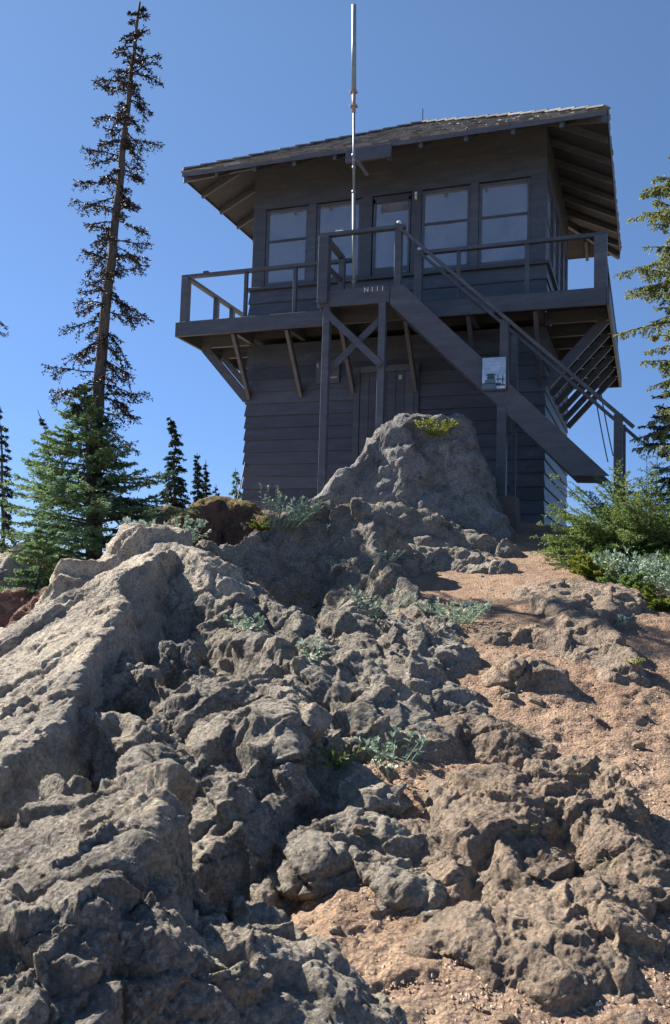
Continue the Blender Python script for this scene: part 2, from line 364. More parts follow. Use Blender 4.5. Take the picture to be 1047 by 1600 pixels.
ROCKS = []   # name,label,material,[ridges], noise amp, roughness, k
def rock(*a, **k): ROCKS.append((a, k))
ST = (.0, 2.6, 2.6)
rock('rock_outcrop', 'tall pointed pale grey slab of rock with a smooth sunlit left face', 'rock_slab', [
    ([(208, 818, 6.6), (212, 824, 6.5), (160, 872, 6.4), (132, 896, 6.3), (80, 960, 5.9), (24, 1040, 5.4), (-30, 1150, 4.9), (-120, 1300, 4.2)], (.05, .8, 2.2), (.33, .1, 3.5)),
    ([(222, 850, 6.2), (257, 845, 6.0), (281, 853, 5.85), (309, 873, 5.7), (334, 898, 5.55)], (.0, 3, 3), (.25, .35, 2)),
    ([(257, 856, 5.9), (209, 890, 5.4), (189, 930, 5.0), (160, 971, 4.55), (120, 1041, 4.0), (80, 1149, 3.4), (0, 1210, 3.1), (-90, 1300, 2.8)], (1.2, .55, 1.5), (.02, 2.2, 4))],
    amp=.034, warp=.10, plate=.7, knob=.55)
rock('rock_outcrop', 'knobbly dark grey rock mass filling the lower left corner below the pointed slab', 'rock', [
    ([(145, 1022, 4.55), (165, 1008, 4.6), (190, 1020, 4.5)], (.05, .8, 2.0), (.05, 2, 3)),
    ([(245, 1042, 4.5), (259, 1006, 4.6), (283, 1008, 4.6), (318, 1026, 4.5)], (.0, 2.6, 2.6), (.1, .6, 2)),
    ([(128, 1085, 4.1), (160, 1057, 4.2), (200, 1038, 4.25), (225, 1041, 4.2), (243, 1064, 4.1)], (.0, 2.4, 2.6), (.1, .5, 2)),
    ([(262, 1100, 4.0), (293, 1066, 4.1), (325, 1048, 4.15), (369, 1064, 4.1)], (.0, 2.4, 2.4), (.12, .5, 2)),
    ([(285, 1120, 3.8), (321, 1089, 3.9), (341, 1074, 3.95), (385, 1064, 4.0), (417, 1074, 4.0), (443, 1092, 3.7)], (.0, 3.0, 2.6), (.15, .4, 1.5)),
    ([(30, 1192, 3.4), (96, 1145, 3.6), (140, 1114, 3.75), (176, 1121, 3.7), (207, 1134, 3.6)], (.0, 1.6, 2.0), (.12, .5, 2)),
    ([(235, 1205, 3.25), (257, 1166, 3.4), (289, 1170, 3.4), (302, 1182, 3.35)], (.04, 1.2, 2.6), (.1, .8, 2)),
    ([(84, 1222, 2.9), (130, 1232, 2.75), (170, 1236, 2.65)], (.06, 1., 1.8), (.1, .6, 2)),
    ([(290, 1195, 2.75), (262, 1240, 2.45), (238, 1290, 2.2), (205, 1340, 2.0), (176, 1388, 1.85), (150, 1445, 1.72), (140, 1540, 1.58)], (.45, .45, .9), (.03, 2.6, 5)),
    ([(229, 1342, 2.7), (260, 1338, 2.72), (293, 1349, 2.7)], (.0, 2.6, 2.6), (.1, .4, 2)),
    ([(231, 1416, 2.5), (257, 1398, 2.52), (281, 1412, 2.5)], (.0, 2.4, 2.6), (.1, .6, 2)),
    ([(322, 1404, 2.62), (342, 1408, 2.6)], (.0, 2.4, 2.6), (.1, .6, 2)),
    ([(349, 1436, 2.5), (377, 1418, 2.53), (400, 1430, 2.5)], (.0, 2.4, 2.6), (.1, .6, 2)),
    ([(-120, 1480, 1.62), (0, 1462, 1.64), (60, 1448, 1.68), (120, 1440, 1.72), (145, 1452, 1.7)], (.0, 2.6, 3), (.6, .35, 1)),
    ([(443, 1092, 3.7), (452, 1160, 3.4), (452, 1240, 3.2), (470, 1330, 3.1)], (.35, .35, 1.3), (.03, 1.2, 2.8)),
    ], amp=.04, warp=.07, plate=1.7, knob=.55)
rock('rock_outcrop', 'long dark rock ridge that climbs to the foot of the big boulder', 'rock', [
    ([(318, 862, 6.9), (360, 847, 7.3), (430, 821, 7.6), (480, 793, 7.8), (530, 787, 7.8), (574, 800, 7.7)], (.0, 3.0, 2.2), (.2, .4, 1.6)),
    ([(574, 800, 7.7), (580, 850, 7.3), (615, 892, 6.8), (650, 932, 6.2), (690, 975, 5.7), (705, 1010, 5.2)], (.08, 1.1, 1.5), (.06, 1.2, 2.0)),
    ([(335, 905, 5.9), (380, 905, 5.8), (417, 942, 5.4), (472, 974, 5.0), (522, 1006, 4.75), (570, 1030, 4.55), (610, 1060, 4.35)], (.0, 1.0, 1.4), (.1, .5, 1.2)),
    ([(420, 1010, 4.7), (500, 1060, 4.3), (544, 1098, 4.1), (579, 1115, 3.95), (613, 1137, 3.8)], (.0, 1.4, 1.6), (.1, .5, 1.6)),
    ([(345, 920, 5.5), (395, 985, 5.0), (430, 1030, 4.6)], (.1, .6, 2.0), (.1, .7, 1.6)),
    ([(400, 985, 5.9), (500, 978, 6.0), (600, 990, 5.9)], (.6, .3, 1.2), (.7, .2, 1.2)),
    ([(570, 945, .20), (620, 955, .18), (660, 985, .14)], (.2, .5, 1.4), (.3, .4, 1.4)),
    ([(560, 985, .16), (610, 1000, .16), (650, 1035, .13), (690, 1055, .08)], (.15, .5, 1.4), (.25, .5, 1.4)),
    ([(540, 1040, .12), (600, 1070, .10), (630, 1110, .08)], (.15, .5, 1.4), (.25, .5, 1.4)),
    ([(470, 1100, 4.0), (520, 1140, 3.75), (560, 1190, 3.5), (590, 1240, 3.35)], (.1, .9, 1.9), (.05, 1.2, 2.4)),
    ([(440, 1080, 4.2), (455, 1150, 3.8), (480, 1230, 3.45), (500, 1300, 3.2)], (.3, .6, 1.9), (.3, .5, 2.4)),
    ], amp=.045, warp=.09, plate=1.8, knob=.5)
rock('rock_outcrop', 'blocky dark rock in the shade at the foot of the ridge, beside the sunlit dirt', 'rock', [
    ([(500, 1330, .06), (560, 1328, .06), (616, 1342, .06), (645, 1372, .06)], (.04, .5, 2.6), (.1, .4, 1.5)),
    ([(480, 1290, .06), (560, 1270, .1), (620, 1290, .06)], (.1, .8, 1.6), (.1, .6, 1.5)), ], amp=.03, plate=1.7, knob=.5)
rock('rock_outcrop', 'low dark lumpy rock shelf directly below the big boulder', 'rock', [
    ([(560, 800, 8.7), (600, 790, 8.8), (660, 795, 8.8), (700, 815, 8.7), (740, 835, 8.6), (790, 846, 8.5)], (.0, 1.3, 1.3), (.3, .3, 1)),
    ], amp=.05)
rock('rock_outcrop', 'flat dark rock hump lying in the path just beyond the ridge', 'rock', [
    ([(590, 865, 7.9), (640, 856, 8.0), (700, 856, 8.0), (760, 871, 7.8), (797, 886, 7.7)], (.05, .7, 1.2), (.2, .4, 1)),
    ], amp=.035)
rock('boulder', 'big brown and grey boulder topped with a yellow-green plant, in front of the tower', 'boulder', [
    ([(612, 656, 9.9), (635, 645, 9.9), (705, 646, 9.9)], (.15, .7, 2.3), (.3, .8, 3)),
    ([(612, 656, 9.9), (575, 692, 9.75), (540, 730, 9.6), (490, 778, 9.4)], (.1, 1.2, 3), (.05, 1.5, 2.4)),
    ([(700, 648, 9.9), (728, 680, 9.8), (742, 715, 9.7), (752, 765, 9.4)], (.1, 1.6, 3), (.05, 4, 7)),
    ([(744, 782, 9.3), (790, 808, 9.2), (800, 830, 9.1)], (.05, 1., 2.2), (.05, 1.8, 4)),
    ], amp=.04, rnd=.10, warp=.05, plate=1.5, knob=.4)
rock('mossy_boulder', 'brown boulder with a mossy orange-green top beside the left wall of the tower', 'rock_moss', [
    ([(315, 782, 10.6), (350, 775, 10.7), (385, 785, 10.6)], (.15, 1.1, 3.4), (.3, .8, 2)),
    ([(315, 782, 10.6), (296, 800, 10.4)], (.1, 1.6, 3.4), (.1, 1, 3)), ([(385, 785, 10.6), (415, 806, 10.4)], (.1, .9, 2), (.1, .9, 2)),
    ], amp=.03, rnd=.12)
rock('mossy_boulder', 'small moss-topped rock behind the fir, just left of the larger mossy boulder', 'rock_moss', [
    ([(235, 795, 10.2), (262, 788, 10.2), (285, 808, 10.0)], (.1, 1.1, 3.0), (.2, .8, 2))], amp=.03, rnd=.1)
rock('rock_outcrop', 'grey sloping rock behind the fir at the far left edge', 'rock_slab', [
    ([(70, 838, 8.8), (40, 852, 8.6), (0, 885, 8.3), (-60, 920, 8)], (.5, .5, 1.6), (.05, 1.0, 2.6))], amp=.035)
rock('rock_outcrop', 'low reddish-brown rocks at the left edge below the fir', 'rock_red', [
    ([(128, 900, 7.2), (90, 912, 7.2), (62, 935, 7.0), (48, 965, 6.8)], (.1, .7, 1.5), (.05, 1.4, 2)),
    ([(50, 920, 7.4), (20, 925, 7.3), (-30, 935, 7.2)], (.1, .9, 1.5), (.1, 1.4, 1.6)),
    ([(30, 1010, 6.4), (0, 1020, 6.2), (-50, 1040, 6)], (.1, .9, 1.5), (.1, 1.4, 1.6))], amp=.05)
rock('rock_outcrop', 'tan sunlit rock outcrop on the right of the path below the silvery plants', 'rock_tan', [
    ([(838, 925, .035), (880, 908, .035), (905, 905, .035), (940, 930, .035), (957, 948, .035)], (.5, .22, .8), (.05, .8, 2.5)),
    ([(860, 990, .035), (900, 955, .035), (935, 975, .035), (962, 1000, .035), (990, 1028, .035)], (.2, .35, 1.2), (.05, 1.2, 2.5)),
    ([(770, 985, .035), (820, 978, .035), (870, 990, .035), (895, 1005, .035)], (.08, .7, 1.4), (.2, .3, 1)),
    ], amp=.035, knob=.6)
rock('rock_outcrop', 'low rock knob in the dirt beside the tip of the large shadow', 'rock_tan', [
    ([(812, 1038, .05), (840, 1032, .05), (852, 1042, .05)], (.05, .8, 1.6), (.1, .5, 1.2))], amp=.03)
rock('rock_outcrop', 'craggy brown rock with a dark shaded right side, right of centre in the lower half', 'rock_tan', [
    ([(840, 1190, .07), (885, 1180, .07), (930, 1182, .07), (960, 1205, .07), (982, 1240, .07)], (.1, .35, 2.2), (.04, 1.5, 2.4)),
    ([(790, 1240, .07), (835, 1225, .07), (895, 1228, .07), (925, 1262, .07), (950, 1300, .07), (1005, 1330, .07)], (.06, 1.0, 2.2), (.12, .6, 2)),
    ([(780, 1200, .07), (776, 1260, .07), (790, 1320, .07), (850, 1385, .07), (890, 1380, .07)], (.2, .3, .8), (.2, .4, 1.5)),
    ], amp=.04, plate=1.5, knob=.6)
rock('rock_outcrop', 'small hollow curled rock beside the craggy brown one', 'rock_tan', [
    ([(725, 1330, .035), (755, 1325, .035), (776, 1300, .035), (778, 1270, .035)], (.04, 1.2, 2), (.04, 1.2, 2)),
    ([(695, 1250, .035), (720, 1240, .035), (745, 1250, .035)], (.05, 1.2, 2), (.05, 1., 2))], amp=.03)
rock('boulder', 'rounded tan boulder with a pitted face half buried near the bottom of the path', 'rock_tan', [
    ([(775, 1450, .09), (800, 1426, .09), (830, 1432, .09), (860, 1465, .09)], (.1, 1.3, 2.6), (.2, .3, 1.2)),
    ([(770, 1480, .09), (820, 1490, .09), (845, 1510, .09)], (.06, 1., 2.6), (.1, .5, 1.2))], amp=.025, knob=.7, rnd=.08)
rock('rock_outcrop', 'rough tan rock at the bottom edge with a dark shaded hollow on its right', 'rock_tan', [
    ([(700, 1540, .02), (780, 1520, .02), (840, 1535, .02), (880, 1560, .02), (900, 1620, .02)], (.1, .6, 2.2), (.04, 1, 2.6)),
    ([(930, 1560, .02), (965, 1530, .02), (995, 1560, .02), (1000, 1620, .02)], (.1, .6, 2.2), (.05, 1, 2.6)),
    ([(560, 1470, .02), (600, 1500, .02), (640, 1560, .02)], (.1, .5, 1.6), (.1, .4, 1.4))], amp=.028, plate=1.3, knob=.55)
rock('rock_outcrop', 'rough lumpy rock patch beside the silvery plant in the middle of the slope', 'rock_tan', [
    ([(655, 1150, .03), (690, 1130, .03), (740, 1120, .03), (790, 1140, .03)], (.1, .6, 1.5), (.2, .3, 1)),
    ([(640, 1290, .03), (680, 1300, .03), (720, 1350, .03)], (.1, .5, 1.5), (.2, .3, 1))], amp=.035, knob=.6)

def rock_h(s, d, spec, coarse=False):
    a, k = spec; rnd = k.get('rnd', .03)
    P = P3(s, d); sz = k.get('warp', k.get('amp', .05))
    ws = s+1.3*sz*fbm(P*2.1, 5, 31); wd = d+1.3*sz*fbm(P*2.1, 5, 57)
    h = None
    for r in a[3]:
        q = ridge(ws, wd, r[0], r[1], r[2], rnd); h = q if h is None else smax(h, q, .02)
    return h
def ground_rough(s, d):
    """0 = smooth trodden dirt, 1 = rough"""
    P = P3(s, d)
    c = .12+.33*s*0+.30*d*.0
    band = ss(s, .35*1+.16*d-.25, .35+.16*d-.75)      # left of the path
    return np.clip(.25+.75*band*ss(d, 5.2, 4.4)+.5*ss(fbm(P*.8, 3, 77), .1, .5), 0, 1)
def ground_h(s, d):
    z = ground_base(s, d); P = P3(s, d); r = ground_rough(s, d)
    z = z+.10*fbm(P*.55, 3, 5)*ss(d, 0, 2)+.02*fbm(P*2.2, 3, 9)+r*(.035*fbm(P*3.0, 4, 12, ridged=True)+.022*fbm(P*9, 3, 14))
    return z
def fan(umin, umax, dmin, dmax, du, dr, hfun):
    nu = int((umax-umin)/du)+1; u = np.linspace(umin, umax, nu)
    nd0 = 260; d0 = np.exp(np.linspace(np.log(dmin), np.log(dmax), nd0))
    D0 = np.repeat(d0[:, None], nu, 1); S0 = u[None, :]*D0
    H = hfun(S0, D0)
    dz = np.diff(H, axis=0); dd = np.diff(D0, axis=0); mid = .5*(D0[1:]+D0[:-1])
    # smooth the arclength measure sideways so that rows stay tidy
    al = np.sqrt(dd**2+(.8*dz)**2)/mid
    k = 9; pad = np.pad(al, ((0, 0), (k, k)), 'edge'); cs = np.cumsum(np.pad(pad, ((0, 0), (1, 0))), axis=1); al = (cs[:, 2*k+1:]-cs[:, :-2*k-1])/(2*k+1)
    A = np.concatenate([np.zeros((1, nu)), np.cumsum(al, 0)], 0)
    nr = int(np.median(A[-1])/dr)+2
    D = np.empty((nr, nu)); tt = np.linspace(0, 1, nr)
    for j in range(nu): D[:, j] = np.interp(tt*A[-1, j], A[:, j], np.log(d0))
    D = np.exp(D); Sg = u[None, :]*D
    return Sg, D
def grid_normals(X):
    a = np.gradient(X, axis=0); b = np.gradient(X, axis=1); n = np.cross(b, a); n /= np.linalg.norm(n, axis=-1)[..., None]+1e-12
    n = np.where(n[..., 2:3] < -.2, -n, n)
    k = 5                                   # soften across crests so that the relief is pushed out evenly
    for ax in (0, 1):
        pw = [(0, 0)]*3; pw[ax] = (k, k); c = np.cumsum(np.pad(np.pad(n, pw, 'edge'), [(1, 0) if i == ax else (0, 0) for i in range(3)]), axis=ax)
        n = (np.take(c, np.arange(2*k+1, c.shape[ax]), ax)-np.take(c, np.arange(0, c.shape[ax]-2*k-1), ax))/(2*k+1)
    return n/(np.linalg.norm(n, axis=-1)[..., None]+1e-12)
def grid_faces(nr, nu, keep=None):
    i = np.arange(nr*nu).reshape(nr, nu); F = np.stack([i[:-1, :-1], i[:-1, 1:], i[1:, 1:], i[1:, :-1]], -1)
    if keep is not None:
        kf = keep[:-1, :-1] | keep[:-1, 1:] | keep[1:, 1:] | keep[1:, :-1]; F = F[kf]
    return F.reshape(-1, 4)
def compact(V, F):
    used = np.zeros(len(V), bool); used[F.ravel()] = True; idx = np.cumsum(used)-1; return V[used], idx[F]
def rockdisp(P, amp, plate=1.0, knob=1.0):
    """displacement along the normal: broken plates, cracks, pits and nodules"""
    q = P*np.array([1, 1, 1.25]); wv = np.stack([fbm(q*3, 3, 5), fbm(q*3, 3, 6), fbm(q*3, 3, 7)], -1)
    n = .9*amp*fbm(q*2.1, 3, 101)
    f1, f2, idv, fc = worley(q*2.4+.3*wv, 3, True)
    n = n+amp*.6*plate*(.5*(idv-.5)+fc*1.6)*ss(f2-f1, 0, .06)-amp*.3*(1-ss(f2-f1, 0, .04))
    pt_ = .45+.75*ss(fbm(q*1.3, 3, 201), -.3, .3)            # patches of knobbly conglomerate between smoother faces
    f1, f2, idv, fc = worley(q*6.5+.3*wv, 61, True); n = n+.018*plate*(.4*(idv-.5)+fc*1.5)*ss(f2-f1, 0, .08)
    a_, Q = 1.0, q*5
    for o in range(6):                                         # rounded knobs parted by sharp creases
        n = n+a_*(.050*knob if o < 2 else .042*pt_*(knob if o < 3 else .5+.5*knob))*min(1, amp/.05)*(.75 if o < 2 else 1.1)*(np.abs(vnoise(Q, 301+o*7))-.3); a_ *= .56 if o else .7; Q = (Q*2.05)@ROTM+1.7
    g1, g2, gid = worley(q*24, 8)
    n = n+.011*(np.sqrt(np.clip(1-g1*g1*1.6, 0, 1))-.5)*(gid > .35)*(.3+.7*gid)*pt_
    k1, k2, kid = worley(q*60, 18)
    n = n+.0045*(1-k1)*(kid > .35)
    n = n+.008*fbm(q*30, 4, 131, gain=.75)
    return n
QF = 1.0
# trodden ground, fine inside the view
def ground_all(s, d): return ground_h(s, d)
Sg, Dg = fan(-.62, .62, 1.0, 17.5, .0028*QF, .0028*QF, lambda s, d: ground_h(s, d))
Zg = ground_h(Sg, Dg); X, Y = XY(Sg, Dg); G = np.stack([X, Y, Zg], -1); n = grid_normals(G)
rr = ground_rough(Sg, Dg)
g1, g2, gid = worley(G*13, 21); h1, h2, hid = worley(G*40, 23)
G = G+n*(rr*(.018*(1-g1)*(gid > .45)+.02*fbm(G*14, 4, 33)) + .0035*(1-h1)*(hid > .5) + .006*fbm(G*30, 3, 35))[..., None]
nr, nu = Sg.shape
go = mesh_np('ground', G.reshape(-1, 3), grid_faces(nr, nu), M['dirt'], smooth=True); tag(go, 'brown trodden dirt slope with loose grit', None, kind='structure')
# wide terrain: hilltop falling away on all sides down to far lowland
ax = np.concatenate([-np.geomspace(4000, 3, 90), np.linspace(-2.9, 2.9, 30), np.geomspace(3, 4000, 90)])
SS, DD = np.meshgrid(ax*1.0, np.concatenate([-np.geomspace(4000, 3, 70), np.linspace(-2.9, 30, 160), np.geomspace(31, 4000, 70)]))
ZZ = ground_base(SS, DD); ZZ = np.where(DD < 0, -1.407+.12*DD, ZZ)
ZZ = np.maximum(ZZ, -150+8*fbm(P3(SS, DD)*.004, 3, 3))
ins = (np.abs(SS) < .62*DD-.35) & (DD < 16.9) & (DD > 1.4); near = (np.abs(SS) < 14) & (DD < 20) & (DD > 0)
ZZ = np.where(near, ground_h(SS, DD), ZZ)-np.where(ins, .22, 0)
X, Y = XY(SS, DD); tag(mesh_np('terrain', np.stack([X, Y, ZZ], -1).reshape(-1, 3), grid_faces(*SS.shape), M['far'], smooth=True), 'wooded slopes falling away around the hilltop', None, kind='structure')

def heightat(s, d, rocks=True):
    s = np.atleast_1d(np.array(s, float)); d = np.atleast_1d(np.array(d, float)); h = ground_h(s, d)
    if rocks:
        for r in ROCKS: h = np.maximum(h, rock_h(s, d, r))
    return h
for spec in ROCKS:
    a, k = spec; pts = np.array([SD(*p) for r in a[3] for p in r[0]])
    u = pts[:, 0]/pts[:, 1]; m = 1.0
    u0, u1 = (pts[:, 0].min()-m)/pts[pts[:, 0].argmin(), 1], (pts[:, 0].max()+m)/pts[pts[:, 0].argmax(), 1]
    u0, u1 = max(-.62, u0), min(.62, u1); d0, d1 = max(1.0, pts[:, 1].min()-1.3), pts[:, 1].max()+1.5
    sc = .0019*QF if pts[:, 1].min() < 8 else .0026
    Sr, Dr = fan(u0, u1, d0, d1, sc, sc*1.1, lambda s, d: np.maximum(rock_h(s, d, spec), ground_base(s, d)-.15))
    H = rock_h(Sr, Dr, spec); gb = ground_h(Sr, Dr)
    Hc = np.maximum(H, gb-.30)
    X, Y = XY(Sr, Dr); Q = np.stack([X, Y, Hc], -1); n = grid_normals(Q)
    keep = H > gb-.28
    off = np.zeros(Sr.shape); amp = k.get('amp', .05); off[keep] = rockdisp(Q[keep], amp, k.get('plate', 1.0), k.get('knob', 1.0))
    Q = Q+n*off[..., None]
    F = grid_faces(*Sr.shape, keep=keep); V, F = compact(Q.reshape(-1, 3), F)
    i = V[:, 2].argmax(); base = (float(V[:, 0].mean()), float(V[:, 1].mean()), float(V[:, 2].min()))
    o = mesh_np(a[0], V, F, M[a[2]], loc=base, smooth=True)
    tag(o, a[1], 'rock' if a[0] != 'boulder' else 'boulder', None)
#--END-TERRAIN

# ---------------------------------------------------------------- lookout tower
HW, HD, EX, EY = 2.14, 3.22, .80, .67        # half width, depth, walkway overhang at the sides / front and back
TB = (0.0, HD/2, .9)
T = thing('lookout_tower', 'dark brown two-storey wooden fire lookout with glazed cab, walkway and outside stair', 'lookout tower', TB)
T['_w'] = TB
def part(mb, name, mat, parent=None, loc=None, label=None):
    """part of the tower; mesh in world coordinates, local to its own position"""
    if loc is None:
        V = np.concatenate(mb.v); loc = (V.min(0)+V.max(0))/2
    loc = tuple(float(x) for x in loc)
    o = mb.build(name, M[mat], parent if parent is not None else T, loc)
    o['_w'] = loc
    if label: o['label'] = label
    return o
def siding(z0, z1, bh, over=0.0, dz=0):
    mb = MB(); z = z0; k = 0
    while z < z1-1e-6:
        zt = min(z+bh, z1); b = .026+over+random.uniform(-.002, .002); a = .004+over
        def ring(o, zz): return [(-HW-o, -o, zz), (HW+o, -o, zz), (HW+o, HD+o, zz), (-HW-o, HD+o, zz)]
        V = ring(0, z)+ring(b, z)+ring(a, zt)
        Q = []
        for i in range(4):
            j = (i+1) % 4; Q += [[i, j, 4+j, 4+i], [4+i, 4+j, 8+j, 8+i]]
        mb.add(V, Q); z += bh; k += 1
    return mb
def core(z0, z1): return MB().box(-HW, HW, 0, HD, z0, z1)
wl = part(siding(.25, 3.62, .178), 'wall', 'paint'); part(core(.2, 3.6), 'wall_core', 'paint', wl)
sk_ = part(siding(3.845, 4.44, .2, .004), 'upper_wall', 'paint')
led = MB()
for x0, x1, y0, y1 in ((-HW-.06, HW+.06, -.06, .10), (-HW-.06, HW+.06, HD-.10, HD+.06), (-HW-.06, -HW+.1, .10, HD-.10), (HW-.1, HW+.06, .10, HD-.10)):
    led.box(x0, x1, y0, y1, 4.442, 4.485, .006)
part(led, 'sill', 'paint_trim')
# cab floor and inner lining
part(MB().box(-HW+.02, HW-.02, .02, HD-.02, 3.72, 3.86), 'cab_floor', 'soffit')
ZH = 5.66
SIDES = [  # origin, along, outward
    (np.array((0., 0., 0.)), np.array((1., 0., 0.)), np.array((0., -1., 0.)), HW*2, -HW),
    (np.array((HW, 0., 0.)), np.array((0., 1., 0.)), np.array((1., 0., 0.)), HD, 0),
    (np.array((0., HD, 0.)), np.array((-1., 0., 0.)), np.array((0., 1., 0.)), HW*2, -HW),
    (np.array((-HW, HD, 0.)), np.array((0., -1., 0.)), np.array((-1., 0., 0.)), HD, 0)]
def fbox(mb, k, u0, u1, o0, o1, z0, z1, b=.004):
    O, A, B, _, _ = SIDES[k]; P = [O+A*u+B*o for u in (u0, u1) for o in (o0, o1)]
    X = [p[0] for p in P]; Y = [p[1] for p in P]; return mb.box(min(X), max(X), min(Y), max(Y), z0, z1, b)
LAY = {0: [(-1.92, -1.27, 1), (-1.12, -.46, 0), (.45, 1.11, 1), (1.25, 1.92, 1)],
       1: [(.16, .82, 1), (.94, 1.58, 1), (1.70, 2.30, 1), (2.42, 3.06, 1)],
       2: [(-1.92, -1.22, 1), (-1.08, -.38, 1), (-.24, .46, 1), (.60, 1.20, 1), (1.32, 1.92, 1)],
       3: [(.16, .82, 1), (.94, 1.58, 1), (1.70, 2.30, 1), (2.42, 3.06, 1)]}
for k in range(4):
    us = LAY[k]; lim = (-HW, HW) if k in (0, 2) else (0, HD)
    # header above the windows
    mb = MB(); fbox(mb, k, lim[0]+(.0 if k in (0, 2) else .1), lim[1]-(.0 if k in (0, 2) else .1), -.06, .0, ZH+.02, 6.42, 0)
    part(mb, 'header', 'paint')
    mb = MB(); fbox(mb, k, lim[0]+.12, lim[1]-.12, -.10, -.064, ZH-.03, 5.95, 0); part(mb, 'inner_header', 'wood_in')
    # posts between windows
    edges = [lim[0]]+[e for a in (us if k else us[:2]+[(-.27, .28, 0)]+us[2:]) for e in a[:2]]+[lim[1]]
    for i in range(0, len(edges), 2):
        a, b = edges[i], edges[i+1]
        if k in (1, 3) and i in (0, len(edges)-2): continue     # corner posts come with the front and back
        mb = MB(); fbox(mb, k, a+.012*(i > 0), b-.012*(i < len(edges)-2), -.12, .012, 4.487, ZH+.018, .006); part(mb, 'post', 'paint_trim')
    for (a, b, mun) in us:
        f = MB(); t = .028
        fbox(f, k, a-.01, a+t, -.05, -.008, 4.50, ZH, .003); fbox(f, k, b-t, b+.01, -.05, -.008, 4.50, ZH, .003)
        fbox(f, k, a+t, b-t, -.05, -.008, 4.50, 4.555, .003); fbox(f, k, a+t, b-t, -.05, -.008, ZH-.035, ZH, .003)
        if mun: fbox(f, k, a+t, b-t, -.045, -.012, 5.165, 5.195, .002)
        wf = part(f, 'window', 'paint_trim')
        g = MB(); fbox(g, k, a+.01, b-.01, -.034, -.028, 4.51, ZH-.01, 0); part(g, 'pane', 'glass', wf)
# cab door with a blue-white blind behind its glass
f = MB(); fbox(f, 0, -.268, .278, -.052, -.006, 3.86, 4.62, .004); fbox(f, 0, -.268, -.235, -.052, -.006, 4.62, 5.62, .003)
fbox(f, 0, .245, .278, -.052, -.006, 4.62, 5.62, .003); fbox(f, 0, -.268, .278, -.052, -.006, 5.56, ZH, .003)
dr = part(f, 'cab_door', 'paint_trim')
g = MB(); fbox(g, 0, -.24, .25, -.036, -.03, 4.6, 5.58, 0); part(g, 'pane', 'glass', dr)
g = MB()
for i in range(3):
    u = -.225+.165*i; fbox(g, 0, u, u+.135, -.135-.01*(i % 2), -.13-.01*(i % 2), 4.60, 5.2, 0)
part(g, 'blind', 'curtain', dr)
g = MB(); fbox(g, 0, .20, .235, -.0055, .035, 4.50, 4.53, .003); part(g, 'door_handle', 'galv', dr)
# roof: hip with shakes, eave boards, rafter tails
RX, RY0, RY1, ZE, ZA = HW+EX, -.76, HD+.76, 6.02, 7.515
AP = np.array((0, HD/2, ZA))
COR = [np.array((-RX, RY0, ZE)), np.array((RX, RY0, ZE)), np.array((RX, RY1, ZE)), np.array((-RX, RY1, ZE))]
def slope_pt(a, b, s, t):      # s along eave 0..1, t up to the apex
    e = a+(b-a)*s; return e+(AP-e)*t
sh = MB(); rows = 17
for k in range(4):
    a, b = COR[k], COR[(k+1) % 4]; nrm = np.cross(b-a, AP-a); nrm /= np.linalg.norm(nrm)
    if nrm[2] < 0: nrm = -nrm
    Ls = np.linalg.norm(b-a)
    for r in range(rows):
        t0, t1 = r/rows, (r+1.25)/rows; t1 = min(t1, .999)
        n = max(2, int(Ls*(1-t0)/.13)); cuts = np.sort(np.clip(np.linspace(0, 1, n+1)+rng.uniform(-.25, .25, n+1)/n, 0, 1)); cuts[0], cuts[-1] = 0, 1
        for i in range(n):
            th = .022+rng.uniform(0, .014); j = rng.uniform(-.12, .12)/rows if r else rng.uniform(-.10, .02)/rows
            p = [slope_pt(a, b, cuts[i]+.004/n, t0+j), slope_pt(a, b, cuts[i+1]-.004/n, t0+j), slope_pt(a, b, cuts[i+1]-.004/n, t1), slope_pt(a, b, cuts[i]+.004/n, t1)]
            sh.hexa([p[0]+nrm*.004, p[1]+nrm*.004, p[2]-nrm*.0, p[3]-nrm*.0, p[0]+nrm*(th+.01), p[1]+nrm*(th+.01), p[2]+nrm*.008, p[3]+nrm*.008])
def shake_mat():
    m, t, b = newmat('weathered_grey_roof_shakes'); co_ = coord(t)
    g = t.nodes.new('ShaderNodeNewGeometry')
    c = mix(t, ramp(t, g.outputs['Random Per Island'], [(0, (.14, .13, .125)), (.5, (.24, .225, .21)), (1, (.36, .34, .32))]), ramp(t, noise(t, co_, 26, 6, .7), [(.3, (.6,)*3), (.7, (1.3,)*3)]), .8, 'MULTIPLY')
    t.links.new(c, b.inputs['Base Color']); b.inputs['Roughness'].default_value = .85
    t.links.new(bump(t, noise(t, co_, 60, 6, .7), .006, .8), b.inputs['Normal']); return m
M['shake'] = shake_mat()
mb = MB()
lo = [c+np.array((0, 0, -.045)) for c in COR]; apl = AP+np.array((0, 0, -.05))
mb.add(np.array(COR+[AP]+lo+[apl]), [[0, 5, 6, 1], [1, 6, 7, 2], [2, 7, 8, 3], [3, 8, 5, 0]], [[0, 1, 4], [1, 2, 4], [2, 3, 4], [3, 0, 4], [6, 5, 9], [7, 6, 9], [8, 7, 9], [5, 8, 9]])
rf = part(mb, 'roof', 'soffit'); part(sh, 'roof_shakes', 'shake', rf)
